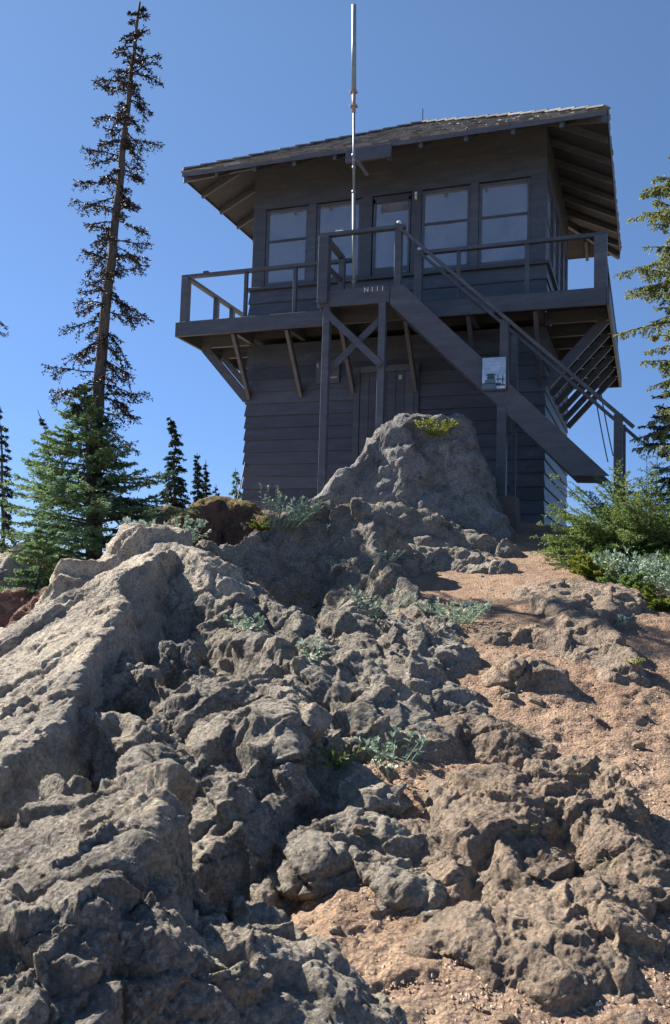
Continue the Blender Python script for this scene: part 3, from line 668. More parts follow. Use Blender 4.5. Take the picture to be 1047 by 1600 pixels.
# ridge caps on the hips
for c in COR:
    mb = MB(); n = 16
    for i in range(n):
        p, q = c+(AP-c)*(i/n), c+(AP-c)*min(1, (i+1.2)/n); mb.beam(p+np.array((0, 0, .05+.01*rng.random())), q+np.array((0, 0, .035)), .13, .02, side=np.cross(AP-c, (0, 0, 1)))
    part(mb, 'hip_cap', 'shake', rf)
def under(x, y):      # underside height of the roof boards
    ts = []
    if y < HD/2: ts.append((y-RY0)/(HD/2-RY0))
    else: ts.append((RY1-y)/(RY1-HD/2))
    ts.append((RX-abs(x))/RX); return ZE-.047+(ZA-ZE)*min(ts)
def rafter(p, q, w_=.05, h_=.10):
    """follows the underside from the eave point p inward to q; plumb-cut tail"""
    p = np.array(p); q = np.array(q); d = q-p; d /= np.linalg.norm(d); sv = np.array((-d[1], d[0]))*w_/2
    P = []
    for e, hh in ((p, h_*.8), (q, h_)):
        z = under(*e)-.002
        P.append([(*(e-sv), z-hh), (*(e+sv), z-hh), (*(e+sv), z), (*(e-sv), z)])
    a, b = P; return MB().hexa([a[0], b[0], b[1], a[1], a[3], b[3], b[2], a[2]])
xs = np.arange(-2.4, 2.41, .6)
for x in xs:
    m = min(HD/2-.15, (RX-abs(x))/RX*(HD/2-RY0)+RY0-.06)
    part(rafter((x, RY0+.015), (x, m)), 'rafter', 'paint_trim'); part(rafter((x, RY1-.015), (x, HD-m)), 'rafter', 'paint_trim')
for y in np.arange(-.18, HD+.3, .6):
    t = min((y-RY0)/(HD/2-RY0), (RY1-y)/(RY1-HD/2)); xi = RX*(1-t)+.08 if t < 1 else .1
    for sx in (-1, 1): part(rafter((sx*(RX-.01), y), (sx*max(xi, .2), y)), 'rafter', 'paint_trim')
for c in COR:
    part(rafter(c[:2]*np.array((.995, 1))+np.array((0, .01*(1 if c[1] < 0 else -1))), c[:2]*.12+AP[:2]*.88, .06, .12), 'hip_rafter', 'paint_trim')
# boxed fascia with the proud left corner tip
mb = MB()
mb.box(-RX-.012, -RX-.002, RY0+.05, RY1-.05, ZE-.075, ZE+.02); mb.box(RX+.002, RX+.012, RY0+.05, RY1-.05, ZE-.075, ZE+.02)
mb.box(-RX, RX, RY0-.012, RY0-.002, ZE-.055, ZE+.015); mb.box(-RX, RX, RY1+.002, RY1+.012, ZE-.055, ZE+.015)
part(mb, 'eave_board', 'paint_trim')
part(MB().box(-HW+.1, HW-.1, .1, HD-.1, 5.97, 6.0), 'ceiling', 'inner')
part(MB().tube([AP+np.array((0, 0, -.02)), AP+np.array((0, 0, .28))], .008, 6), 'lightning_rod', 'wire')
# walkway
mb = MB(); wdt = .13
def deck(x0, x1, y0, y1, alongx):
    if alongx:
        y = y0
        while y < y1-.01: mb.box(x0, x1, y+.003, min(y+wdt, y1)-.003, 3.80, 3.838+.004*rng.random(), .003); y += wdt
    else:
        x = x0
        while x < x1-.01: mb.box(x+.003, min(x+wdt, x1)-.003, y0, y1, 3.80, 3.838+.004*rng.random(), .003); x += wdt
X0, X1, Y0, Y1 = -HW-EX, HW+EX, -EY, HD+EY
deck(X0, X1, Y0, -.03, True); deck(X0, X1, HD+.03, Y1, True); deck(X0, -HW-.03, -.027, HD+.027, False); deck(HW+.03, X1, -.027, HD+.027, False)
part(mb, 'walkway_deck', 'soffit')
for k, bx in enumerate([(X0-.0, X1, Y0-.04, Y0-.002), (X0, X1, Y1+.002, Y1+.04), (X0-.04, X0-.002, Y0-.04, Y1+.04), (X1+.002, X1+.04, Y0-.04, Y1+.04)]):
    part(MB().box(*bx, 3.62, 3.835-.003*(k > 1), .004), 'fascia', 'paint')
def brace(a, b, w_=.05, h_=.09, side=(1, 0, 0), name='brace'):
    return part(MB().beam(a, b, w_, h_, side), name, 'paint_trim')
for x in (-2.09, -1.27, -.48, .42, 1.25, 2.09):
    part(MB().box(x-.03, x+.03, Y0+.001, -.002, 3.64, 3.797), 'joist', 'paint_trim'); brace((x, -.02, 2.83), (x, Y0+.05, 3.64))
    part(MB().box(x-.03, x+.03, HD+.002, Y1-.001, 3.64, 3.797), 'joist', 'paint_trim'); brace((x, HD+.02, 2.83), (x, Y1-.05, 3.64))
for y in (.03, .66, 1.29, 1.92, 2.55, 3.18):
    for sx in (-1, 1):
        a, b = sorted((sx*(HW+.002), sx*(HW+EX-.001))); part(MB().box(a, b, y-.03, y+.03, 3.64, 3.797), 'joist', 'paint_trim')
        brace((sx*(HW+.02), y, 2.83), (sx*(HW+EX-.05), y, 3.64), .05, .13 if y < .1 else .09, (0, 1, 0))
# dark boarding closing the gap between the joists against the wall
def post(x, y, z0, z1, w_=.075, name='railing_post', parent=None):
    return part(MB().box(x-w_/2, x+w_/2, y-w_/2, y+w_/2, z0, z1, .004), name, 'paint_trim', parent)
def rail(a, b, w_=.075, h_=.045, name='top_rail', side=None):
    a = np.array(a, float); b = np.array(b, float); d = b-a
    sd_ = np.cross(d, (0, 0, 1)) if side is None else side
    return part(MB().beam(a, b, w_, h_, sd_), name, 'paint_trim')
ZR = 4.52; yf, yb, xl, xr = Y0+.05, Y1-.05, X0+.06, X1-.07
post(xl, yf, 3.84, ZR-.024, .11); post(xr, yf, 3.84, ZR-.024, .15); post(xl, yb, 3.84, ZR-.024, .10); post(xr, yb, 3.84, ZR-.024, .10)
for x in (-1.92, -1.17): post(x, yf, 3.84, ZR-.024, .05)
for x in (1.11, 1.98): post(x, yf, 3.84, ZR-.024, .05)
for x in (-1.9, -.9, .1, 1.1, 2.): post(x, yb, 3.84, ZR-.024, .05)
for y in (.32, .86, 1.6, 2.4): post(xl, y, 3.84, ZR-.024, .075); 
for y in (1.0, 2.2): post(xr, y, 3.84, ZR-.024, .06)
rail((xl-.06, yf, ZR), (-.36, yf, ZR)); rail((.56, yf, ZR), (xr+.08, yf, ZR)); rail((xl-.06, yb, ZR), (xr+.06, yb, ZR))
rail((xl, yf+.04, ZR-.002), (xl, yb-.04, ZR-.002)); rail((xr, yf+.04, ZR-.002), (xr, yb-.04, ZR-.002))
part(MB().box(xl+.28, xl+.36, yf-.035, yf+.035, ZR+.022, ZR+.055, .004), 'rail_block', 'paint_trim')
# landing platform in front of the cab door
PY = -1.45; px0, px1 = -.50, .44
mb = MB(); y = PY+.04
while y < Y0-.05: mb.box(px0+.04, px1-.0, y+.003, min(y+wdt, Y0-.045)-.003, 3.80, 3.842+.004*rng.random(), .003); y += wdt
part(mb, 'platform_deck', 'soffit')
for bx in ((px0, px1, PY, PY+.038), (px0, px0+.038, PY+.04, Y0-.043), (px1-.038, px1, PY+.04, Y0-.043)): part(MB().box(*bx, 3.62, 3.832, .004), 'platform_beam', 'paint')
ZP = 4.55
post(px0+.075, PY+.075-.038*2, 3.66, ZP-.024, .13); post(.535, PY+.02, 3.60, ZP-.024, .085); post(px0+.06, Y0-.08, 3.84, ZR-.03, .08)
post(.60, Y0-.02, 3.60, ZR-.0, .10)
rail((px0-.0, PY+.01, ZP), (.62, PY+.01, ZP+.0)); rail((px0+.05, PY+.05, ZP-.003), (px0+.05, Y0-.06, ZR))
for zz in (4.2,): rail((px0+.05, PY+.06, zz), (px0+.05, Y0-.06, zz), .035, .06, 'mid_rail')
lg = post(-.385, PY+.05, .95, 3.62, .09, 'platform_leg'); lg2 = post(.345, PY+.05, .95, 3.62, .09, 'platform_leg')
brace((-.40, PY-.012, 3.56), (.36, PY-.012, 2.83), .025, .085, (0, 1, 0), 'cross_brace'); brace((.36, PY+.112, 3.50), (-.40, PY+.112, 2.80), .025, .085, (0, 1, 0), 'cross_brace')
# stair
SY0, SY1 = -1.46, -.74
def stringer(y):
    P = []
    a0, a1, b1, b0 = (.455, 3.81), (.86, 3.60), (3.04, 1.50-.05), (2.66, 1.40)
    pts = [(.455, 3.58), (2.62, 1.45), (3.02, 1.44), (.80, 3.62), (.62, 3.81), (.455, 3.81)]
    n = len(pts); V = [(p[0], y-.02, p[1]) for p in pts]+[(p[0], y+.02, p[1]) for p in pts]
    mb = MB(); mb.add(V, [[i, (i+1) % n, n+(i+1) % n, n+i] for i in range(n)], None)
    mb.t.append(np.array([[0, 4, 5], [0, 3, 4], [0, 1, 3], [1, 2, 3]])[:, ::-1]); mb.t.append(np.array([[0, 4, 5], [0, 3, 4], [0, 1, 3], [1, 2, 3]])+n)
    return mb
part(stringer(SY0), 'stringer', 'paint_trim'); part(stringer(SY1), 'stringer', 'paint_trim')
for i in range(11):
    t = (i+.6)/11.5; x = .62+t*2.25; z = 3.63-t*2.2
    part(MB().box(x-.11, x+.11, SY0+.022, SY1-.022, z-.035, z, .004), 'tread', 'soffit')
rail((.50, SY0+.0, 4.58), (3.27, SY0+.0, 1.975+.0), .06, .038, 'handrail'); rail((.60, SY1+.0, 4.50), (3.29, SY1+.0, 1.97), .05, .036, 'handrail')
post(1.84, SY0+.06, 2.42, 3.30, .10, 'newel_post'); post(1.865, SY1-.06, 2.42, 3.28, .085, 'newel_post')
post(3.11, SY0+.0, .8, 2.12, .095, 'newel_post'); post(3.13, SY1+.0, .8, 2.13, .08, 'newel_post')
post(1.83, SY0+.03, 1.18, 2.28, .11, 'stair_support'); post(1.87, SY1-.03, .95, 2.24, .055, 'stair_support')
# ground-floor door with its frame
f = MB(); fbox(f, 0, -.47, -.38, .03, .055, .6, 3.2, .004); fbox(f, 0, .40, .47, .03, .055, .6, 3.2, .004); fbox(f, 0, -.38, .40, .03, .055, 3.11, 3.2, .004)
fr_ = part(f, 'door_frame', 'paint_trim')
f = MB()
for i in range(6): fbox(f, 0, -.375+.129*i, -.375+.129*(i+1)-.003, .028, .045, .6, 3.105, .003)
dd_ = part(f, 'door', 'paint'); g = MB(); fbox(g, 0, .18, .225, .046, .050, 2.99, 3.05, .001); part(g, 'door_plate', 'green', dd_)
f = MB(); fbox(f, 0, -.34, -.30, .046, .07, 1.9, 2.0, .004); part(f, 'door_handle', 'galv', dd_)
# board fixed under the eave that steadies the mast
part(MB().box(-.42, .22, RY0-.06, RY0-.014, 5.80, 5.985, .005), 'mast_board', 'paint_trim')
part(MB().box(-.36, -.30, RY0-.014, -.62, 5.84, 5.90), 'board_bracket', 'paint_trim'); part(MB().box(.12, .18, RY0-.014, -.62, 5.84, 5.90), 'board_bracket', 'paint_trim')
# small pale fittings on rails and posts
def fitting(name, label, cat, loc, parts):
    t = thing(name, label, cat, loc); t['_w'] = loc; return t
def knob(x, y, z, label, r=.022, h=.05):
    t = thing('insulator', label, 'insulator', (x, y, z)); t['_w'] = (x, y, z)
    a = MB().tube([(x, y, z), (x, y, z+h*.35)], r*.45, 8).build('stem', M['galv'], t, (x, y, z))
    b = MB().tube([(x, y, z+h*.35), (x, y, z+h*.5), (x, y, z+h*.85), (x, y, z+h)], [r*.8, r, r*.9, r*.4], 10).build('cap', M['white'], t, (x, y, z), True)
knob(.535, PY+.01, ZP+.022, 'small white knob on top of the platform railing above the stair head', .03, .06)
knob(.60, Y0-.02, ZR+.001, 'small white knob on the post where the walkway railing starts, right of the door', .026, .05)
mb = MB().box(-.29, -.19, PY-.01, PY+.04, ZP+.023, ZP+.045, .004); o = mb.build('bracket', M['white'], None, (-.24, PY, ZP+.023)); tag(o, 'short white metal bracket lying on the left part of the platform railing', 'bracket')
t = thing('thermometer', 'tiny pale two-bulb instrument fixed to the cab post right of the door', 'instrument', (.36, -.02, 5.58)); t['_w'] = (.36, -.02, 5.58)
MB().tube([(.36, -.03, 5.60), (.36, -.03, 5.64)], .018, 10).build('upper_bulb', M['white'], t, (.36, -.03, 5.60)); MB().tube([(.36, -.03, 5.545), (.36, -.03, 5.585)], .018, 10).build('lower_bulb', M['white'], t, (.36, -.03, 5.545))
MB().box(.345, .375, -.014, -.008+.0, 5.53, 5.66).build('back_plate', M['galv'], t, (.36, -.02, 5.53))

# writing on the platform beam
def text(name, body, loc, size, rot, mat, parent=None, ext=.002, sx=1.0, align='LEFT'):
    cu = bpy.data.curves.new(name, 'FONT'); cu.body = body; cu.size = size; cu.extrude = ext; cu.align_x = align
    tmp = bpy.data.objects.new('tmp', cu); S.collection.objects.link(tmp); bpy.context.view_layer.update()
    me = bpy.data.meshes.new_from_object(tmp.evaluated_get(bpy.context.evaluated_depsgraph_get())); bpy.data.objects.remove(tmp)
    me.name = name; me.materials.clear(); me.materials.append(M[mat])
    o = bpy.data.objects.new(name, me); S.collection.objects.link(o); o.rotation_euler = rot; o.scale = (sx, 1, 1)
    if parent is not None: o.parent = parent; o.location = np.array(loc)-np.array(parent['_w'])
    else: o.location = loc
    return o
t = thing('number_sign', 'small row of white characters N111 on the front beam of the platform', 'sign', (.22, PY-.006, 3.76)); t['_w'] = (.22, PY-.006, 3.76)
MB().box(.08, .40, PY-.005, PY-.001, 3.745, 3.845, .001).build('backing', M['paint'], t, (.22, PY-.006, 3.76))
text('lettering', 'N 1 1 1', (.105, PY-.0065, 3.765), .085, (pi/2, 0, 0), 'white', t)
# wall sign by the left platform leg: dark board with a few short lines of pale lettering
t = thing('wall_sign', 'small dark board with short faded white lines, on the wall behind the left platform leg', 'sign', (-.87, -.05, 3.0)); t['_w'] = (-.87, -.05, 3.0)
MB().box(-1.05, -.69, -.052, -.030, 2.99, 3.32, .004).build('board', M['paint_trim'], t, (-.87, -.05, 3.0))
for i, (bx, bz, tx) in enumerate(((-1.04, 3.225, 'S'), (-.84, 3.225, 'n2'), (-.86, 3.135, '('), (-.855, 3.055, 's.com'))): text('lettering', tx, (bx, -.054, bz), .075 if i < 3 else .055, (pi/2, 0, 0), 'white', t, .001)
# picture panel on the stair post
PX0, PX1, PZ0, PZ1, PYY = 1.605, 1.875, 2.45, 2.83, -1.515
t = thing('picture_panel', 'small framed pale blue picture of a tower and trees, fixed to the stair post', 'picture panel', (1.74, PYY, 2.45)); t['_w'] = (1.74, PYY, 2.45)
f = MB(); q = .010
f.box(PX0-q, PX1+q, PYY+.001, PYY+.02, PZ0-q, PZ1+q, .003); f.build('frame', M['paint_trim'], t, (1.74, PYY, 2.45))
for n_, c_ in (('pic_sky', (.38, .53, .74)), ('pic_sky_low', (.50, .64, .80)), ('pic_cloud', (.62, .74, .86)), ('pic_dark', (.045, .08, .11)), ('pic_mid', (.12, .19, .24)), ('pic_white', (.75, .83, .82))): M[n_] = simple(n_, c_, .25)
pw, ph = PX1-PX0, PZ1-PZ0
def prect(u0, u1, v0, v1, lay, mat, mbs={}):
    mbs.setdefault(mat, MB()).box(PX0+u0*pw, PX0+u1*pw, PYY-.0015*lay, PYY+.0005-.0015*lay+.001, PZ0+v0*ph, PZ0+v1*ph); return mbs
for a in ((0, 1, .45, 1, 1, 'pic_sky'), (0, 1, 0, .45, 1, 'pic_sky_low'), (.1, .95, .70, .715, 2, 'pic_cloud'), (.4, .9, .62, .63, 2, 'pic_cloud'), (.2, .7, .82, .83, 2, 'pic_cloud'),
          (0, .62, .03, .22, 2, 'pic_mid'), (.12, .58, .2, .32, 2, 'pic_mid'), (.2, .55, .3, .42, 3, 'pic_mid'), (.17, .58, .44, .475, 3, 'pic_dark'), (.22, .52, .475, .505, 3, 'pic_dark'), (.6, .98, .12, .16, 3, 'pic_dark'),
          (.25, .5, .34, .44, 4, 'pic_dark'), (.58, .80, .15, .21, 3, 'pic_dark'), (.66, .69, .2, .46, 4, 'pic_dark'), (.86, .90, .16, .44, 4, 'pic_dark'), (.60, .95, .30, .34, 4, 'pic_mid'), (.78, .97, .04, .10, 4, 'pic_white'), (0, 1, 0, .03, 3, 'pic_dark')): mm_ = prect(*a)
for k_, v_ in mm_.items(): v_.build('picture', M[k_], t, (1.74, PYY, 2.45))

# radio mast
AX, AY = -.05, -1.37
t = thing('antenna_mast', 'tall thin metal mast with a pale blue-grey tube aerial, standing on the platform', 'antenna', (AX, AY, 3.85)); t['_w'] = (AX, AY, 3.85)
dm = float((np.array((AX, AY, 6))-CAM)@FW)
def zat(py): 
    d_ = FW+RT*(553-523.5)/FPX+UP*(800-py)/FPX; k = (AY-CY)/d_[1]; return CZ+d_[2]*k
def mx(z):
    lo, hi = 0., 700.
    for _ in range(30):
        m_ = (lo+hi)/2; lo, hi = (m_, hi) if zat(m_) > z else (lo, m_)
    d_ = FW+RT*(553-523.5)/FPX+UP*(800-lo)/FPX; return CX+d_[0]*(AY-CY)/d_[1]
def mt(z0, z1, r, mat, name, n=12):
    MB().tube([(mx(z0), AY, z0), (mx(z1), AY, z1)], r, n).build(name, M[mat], t, (AX, AY, z0), True)
mt(3.848, zat(300), .022, 'galv', 'lower_pole'); mt(zat(301), zat(172), .016, 'galv', 'upper_pole')
for y_, r_ in ((300, .027), (243, .030), (262, .023), (440, .030)): mt(zat(y_)-.018, zat(y_)+.018, r_, 'galv', 'collar')
mt(zat(176), zat(140), .023, 'copper', 'clamp_sleeve')
for y_ in (144, 166):
    x_ = mx(zat(y_)); MB().box(x_-.045, x_+.045, AY-.032, AY+.032, zat(y_)-.012, zat(y_)+.012, .004).build('clamp', M['copper'], t, (AX, AY, zat(y_)))
mt(zat(142), zat(8), .031, 'fibre', 'aerial_tube', 16)
x_ = mx(zat(243)); MB().box(x_-.02, x_+.02, AY+.025, RY0-.062, zat(243)-.012, zat(243)+.012).build('standoff', M['galv'], t, (AX, AY, zat(243)))
# stay cables
def cable(name, label, a, b, r=.009):
    a = np.array(a); b = np.array(b); n = 8; P = [a+(b-a)*i/n-np.array((0, 0, .05*4*(i/n)*(1-i/n))) for i in range(n+1)]
    o = MB().tube(P, r, 6).build(name, M['wire'], None, tuple(b)); tag(o, label, 'cable'); return o
cable('stay_cable', 'dark stay cable running down from the left wall of the tower', (-HW-.03, .35, 2.75), W3(369, 790, 12.4), .008)
cable('stay_cable', 'upper of the two dark cables slanting down to the right behind the stair post', (HW+.5, HD+.3, 3.60), W3(958, 712, 15.0), .011)
cable('stay_cable', 'lower of the two dark cables slanting down to the right behind the stair post', (HW+.42, HD+.3, 3.50), W3(950, 722, 15.0), .011)
# concrete footing under the stair support
o = MB().hull([(1.66+a*.36+(.01 if c else -.02)*(1 if a else -1)*-1, -1.60+b*.34, .78+c*.42+(.012*a if c else 0)) for a in (0, 1) for b in (0, 1) for c in (0, 1)]+[(1.68, -1.59, 1.19), (1.99, -1.3, 1.19)]).build('footing_block', M['concrete'], None, (1.84, -1.43, .78))
tag(o, 'squat grey-brown concrete block under the stair support post', 'concrete block')
#--END-HOUSE

# ---------------------------------------------------------------- vegetation
def nrmz(a): return a/(np.linalg.norm(a, axis=-1, keepdims=True)+1e-9)
def prisms(P0, P1, r0, r1):
    """three-sided tapered sticks"""
    P0 = np.asarray(P0); P1 = np.asarray(P1); d = nrmz(P1-P0); ref = np.where(np.abs(d[:, 2:3]) > .8, np.array([[1., 0, 0]]), np.array([[0, 0, 1.]]))
    u = nrmz(np.cross(d, ref)); v = np.cross(d, u); V = []
    for P, r in ((P0, r0), (P1, r1)):
        r = np.broadcast_to(r, (len(P),))[:, None]
        for a in (0, 2.094, 4.189): V.append(P+r*(cos(a)*u+sin(a)*v))
    V = np.stack(V, 1); n = len(P0); b = np.arange(n)[:, None]*6
    F = np.concatenate([b+np.array([[0, 1, 4, 3]]), b+np.array([[1, 2, 5, 4]]), b+np.array([[2, 0, 3, 5]])])
    return V.reshape(-1, 3), F
def blades(P, D, L, w, tint, nrm=None):
    """diamond-shaped flat needles / leaves; returns V, F, col"""
    n = len(P); D = nrmz(D); rv = nrmz(rng.normal(size=(n, 3))) if nrm is None else nrm
    sv = nrmz(np.cross(D, rv)); L = np.broadcast_to(L, (n,))[:, None]; w = np.broadcast_to(w, (n,))[:, None]
    up = np.cross(sv, D)
    V = np.stack([P, P+D*L*.5+sv*w+up*w*.3, P+D*L, P+D*L*.5-sv*w+up*w*.3], 1)
    return V.reshape(-1, 3), np.arange(n*4).reshape(n, 4), np.repeat(tint, 4)
class Veg:
    def __init__(s): s.V = []; s.F = []; s.C = []; s.n = 0
    def add(s, V, F, C): s.V.append(V); s.F.append(F+s.n); s.C.append(np.broadcast_to(C, (len(V),))); s.n += len(V)
    def build(s, name, mat, parent, loc): return mesh_np(name, np.concatenate(s.V), np.concatenate(s.F), M[mat], parent, loc, col=np.concatenate(s.C))
def curve(p0, d0, L, droop, n=9, wob=.06, lift=0.0):
    """branch polyline: starts along d0, bends down by droop (fraction), ends may lift"""
    P = [np.array(p0, float)]; d = np.array(d0, float); d /= np.linalg.norm(d); st = L/(n-1)
    for i in range(n-1):
        t = i/(n-1); d = d+np.array((0, 0, -droop*(1-t)*.9/(n-1)*2+lift*t*2/(n-1)))+rng.normal(size=3)*wob/(n**.5); d /= np.linalg.norm(d); P.append(P[-1]+d*st)
    return np.array(P)
def spray(wood, leaf, P, r, tw, twl, nd, nl, nw, tint0, hang=.0, start=.12, shape='tri', nspread=.8, flat=.25, sub=0, tips=1.):
    """a needled branch along polyline P: tw twigs each side, nd needles per twig"""
    n = len(P); seg = np.linalg.norm(np.diff(P, axis=0), axis=1); L = seg.sum()
    rr = r*(1-np.linspace(0, 1, n))**.8+.0015; V, F = prisms(P[:-1], P[1:], rr[:-1], rr[1:]); wood.add(V, F, 0)
    t = np.sort(rng.uniform(start, 1, tw*2)); f = t*(n-1); i = np.minimum(f.astype(int), n-2); q = (f-i)[:, None]
    B = P[i]*(1-q)+P[i+1]*q; T = nrmz(P[i+1]-P[i]); sd_ = nrmz(np.cross(T, (0, 0, 1.))+1e-6)*rng.choice([-1, 1], len(t))[:, None]
    D = nrmz(T*.75+sd_*(.85)+rng.normal(size=T.shape)*flat+np.array((0, 0, -hang)))
    ln = twl*L*((1-t)*.9+.18 if shape == 'tri' else (np.sin(pi*np.clip(t, .05, .97))*.8+.25))*rng.uniform(.6, 1.15, len(t))
    B2 = B+D*ln[:, None]*.5; D2 = nrmz(D+np.array((0, 0, -hang*1.3))+T*.15); B3 = B2+D2*ln[:, None]*.5
    V, F = prisms(np.concatenate([B, B2]), np.concatenate([B2, B3]), np.concatenate([np.full(len(B), r*.28+.0012), np.full(len(B), .0014)]), .001); wood.add(V, F, 0)
    if nd:
        k = np.maximum(1, (nd*ln/max(1e-6, ln.max())).astype(int)); idx = np.repeat(np.arange(len(t)), k); u = rng.uniform(0, 1.03, len(idx))[:, None]
        Q = np.where(u < .5, B[idx]+(B2[idx]-B[idx])*u*2, B2[idx]+(B3[idx]-B2[idx])*(u*2-1)); dd = np.where(u < .5, D[idx], D2[idx])
        # needles along the main stem too
        m = int(nd*1.5); tt = rng.uniform(.3, 1, m)*(n-1); ii = np.minimum(tt.astype(int), n-2); qq = (tt-ii)[:, None]
        Q = np.concatenate([Q, P[ii]*(1-qq)+P[ii+1]*qq]); dd = np.concatenate([dd, nrmz(P[ii+1]-P[ii])])
        N_ = nrmz(dd*.9+rng.normal(size=dd.shape)*nspread*np.array((1, 1, .7)))
        tn = np.clip(tint0+rng.normal(size=len(Q))*.16+.12*np.concatenate([np.repeat(t, k), tt/(n-1)])*tips, 0, 1)
        V, F, C = blades(Q, N_, nl*rng.uniform(.7, 1.3, len(Q)), nw*rng.uniform(.7, 1.3, len(Q)), tn); leaf.add(V, F, C)
_grid = None
def hit(px, py, d0=1.5, d1=14):
    ds = np.geomspace(d0, d1, 700); Pw = CAM+(FW+RT*(px-523.5)/FPX+UP*(800-py)/FPX)[None, :]*ds[:, None]
    q = Pw[:, :2]-CAM[:2]; s_, d_ = q@RH, q@FH; h = heightat(s_, d_); w_ = np.where(Pw[:, 2] <= h)[0]
    if len(w_) == 0:
        i = np.argmin(Pw[:, 2]-h); return np.array((Pw[i, 0], Pw[i, 1], h[i])), ds[i]
    return Pw[w_[0]], ds[w_[0]]
def gz(x, y):
    q = np.array((x, y))-CAM[:2]; return float(heightat(q@RH, q@FH, False)[0])
def tree(name, label, cat, trunkpx, dep, rpx, nb, lenf, droop, mat, spec, group=None, az=None, tmin=.1, lift=0., up=.1, woodmat='bark', ground=True, wob=.06, tintf=None, radius_min=.004):
    """trunkpx: photo points up the stem; lenf(t) branch length; spec: dict for spray"""
    tp = np.array([W3(px, py, dep) for px, py in trunkpx])
    if ground: b = tp[0].copy(); b[2] = min(b[2], gz(b[0], b[1]))-.1; tp = np.vstack([b, tp])
    # resample
    sl = np.concatenate([[0], np.cumsum(np.linalg.norm(np.diff(tp, axis=0), axis=1))]); H = sl[-1]
    m = 26; tt = np.linspace(0, H, m); tp = np.stack([np.interp(tt, sl, tp[:, i]) for i in range(3)], -1)+rng.normal(size=(m, 3))*.006*np.array((1, 1, 0))
    loc = tuple(tp[0]); T_ = thing(name, label, cat, loc, group); T_['_w'] = loc
    rad = (rpx*dep/FPX)*(1-np.linspace(0, 1, m)*.93)**.85+radius_min*.6
    MB().tube(tp, rad, 9).build('trunk', M['bark'], T_, loc, True)
    wood, leaf = Veg(), Veg()
    ts = tmin+(1-tmin)*np.linspace(0, .985, nb)+rng.normal(size=nb)*.01
    a = rng.uniform(0, 6.28)
    for j, t in enumerate(np.clip(ts, tmin, .995)):
        a += 2.4+rng.normal()*.35; i = min(int(t*(m-1)), m-2); q = t*(m-1)-i; p = tp[i]*(1-q)+tp[i+1]*q
        L = lenf(t, a)*rng.uniform(.65, 1.15)
        if L < .02: continue
        d = np.array((cos(a), sin(a), up*(.4+t)))
        B = curve(p, d, L, droop*rng.uniform(.6, 1.3), 8, wob, lift)
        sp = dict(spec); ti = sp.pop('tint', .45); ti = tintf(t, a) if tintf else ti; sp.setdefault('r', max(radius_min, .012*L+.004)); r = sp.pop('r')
        sc = min(1, L/sp.pop('Lref', L)); sp['tw'] = max(2, int(sp['tw']*(.3+.7*sc))); sp['nd'] = int(sp['nd']*(.4+.6*sc)) if sp['nd'] else 0
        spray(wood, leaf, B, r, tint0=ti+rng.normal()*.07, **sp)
    wood.build('branches', M and woodmat, T_, loc) if leaf.n or wood.n else None
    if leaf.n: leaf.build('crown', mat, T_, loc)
    return T_
camdir = lambda t, a: .5
# tall half-dead spruce
DS = 9.2
def lfs(t, a):
    base = np.interp(t, [0, .18, .25, .4, .6, .8, .9, .96, 1], [.05, .22, .46, .54, .44, .44, .33, .17, .05]); return base*(1.0 if random.random() > .25 else .55)
tree('spruce', 'very tall, thin, half-dead spruce with bare drooping branches, rising at the left', 'spruce tree',
     [(150, 800), (147, 740), (152, 640), (158, 560), (165, 480), (178, 380), (186, 300), (193, 220), (204, 130), (212, 60), (218, 3)], DS, 13, 165, lfs, .75, 'dead',
     dict(tw=10, twl=.36, nd=17, nl=.036, nw=.0070, hang=.35, start=.12, shape='sin', nspread=1.1, tint=.35, Lref=.5, r=.008), tmin=.2, up=.15, woodmat='dead', lift=.25, wob=.35, radius_min=.005)
# bushy fir at its foot
tree('fir_tree', 'bushy green fir with layered branches around the foot of the half-dead spruce', 'fir tree',
     [(140, 870), (138, 780), (136, 700), (133, 600)], 9.0, 7, 125, lambda t, a: np.interp(t, [0, .2, .45, .6, .8, .95, 1], [1.0, 1.22, 1.15, .86, .40, .15, .06]), .30, 'fir',
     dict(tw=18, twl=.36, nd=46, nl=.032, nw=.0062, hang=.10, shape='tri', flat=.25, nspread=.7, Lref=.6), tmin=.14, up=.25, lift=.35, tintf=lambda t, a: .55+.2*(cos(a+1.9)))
tree('fir_sapling', 'small bright green fir sapling in front of the bushy fir, at the left edge', 'fir sapling',
     [(50, 945), (62, 890), (75, 830)], 7.6, 3, 80, lambda t, a: np.interp(t, [0, .5, 1], [.50, .42, .10]), .25, 'fir',
     dict(tw=15, twl=.42, nd=40, nl=.028, nw=.007, hang=.0, flat=.15, nspread=.7, Lref=.3, tint=.75), tmin=.1, up=.3, lift=.2)
def spire(label, pts, dep, nb, L0, rp=2.2, nd=16, mat='fir_dark', droop=.6, tint=.4):
    return tree('conifer', label, 'conifer tree', pts, dep, rp, nb, lambda t, a: L0*np.interp(t, [0, .15, .6, .95, 1], [.9, 1, .6, .14, .05]), droop, mat,
                dict(tw=8, twl=.4, nd=nd, nl=.05, nw=.009, hang=.35, flat=.2, nspread=.6, Lref=L0, tint=tint), tmin=.05, up=.1, ground=False, group='conifers standing beyond the summit')
spire('dark narrow conifer cut off by the left edge of the view', [(2, 960), (5, 800), (3, 700), (-4, 630)], 13, 90, .46, 4, 22)
spire('thin conifer with a nodding tip beside the bushy fir, at the left', [(62, 880), (72, 760), (75, 690), (68, 660), (58, 640)], 13, 40, .22)
spire('slim conifer with a bent tip halfway between the spruce and the tower', [(275, 860), (274, 790), (272, 720), (275, 680), (264, 652)], 14, 90, .36, 3, 26)
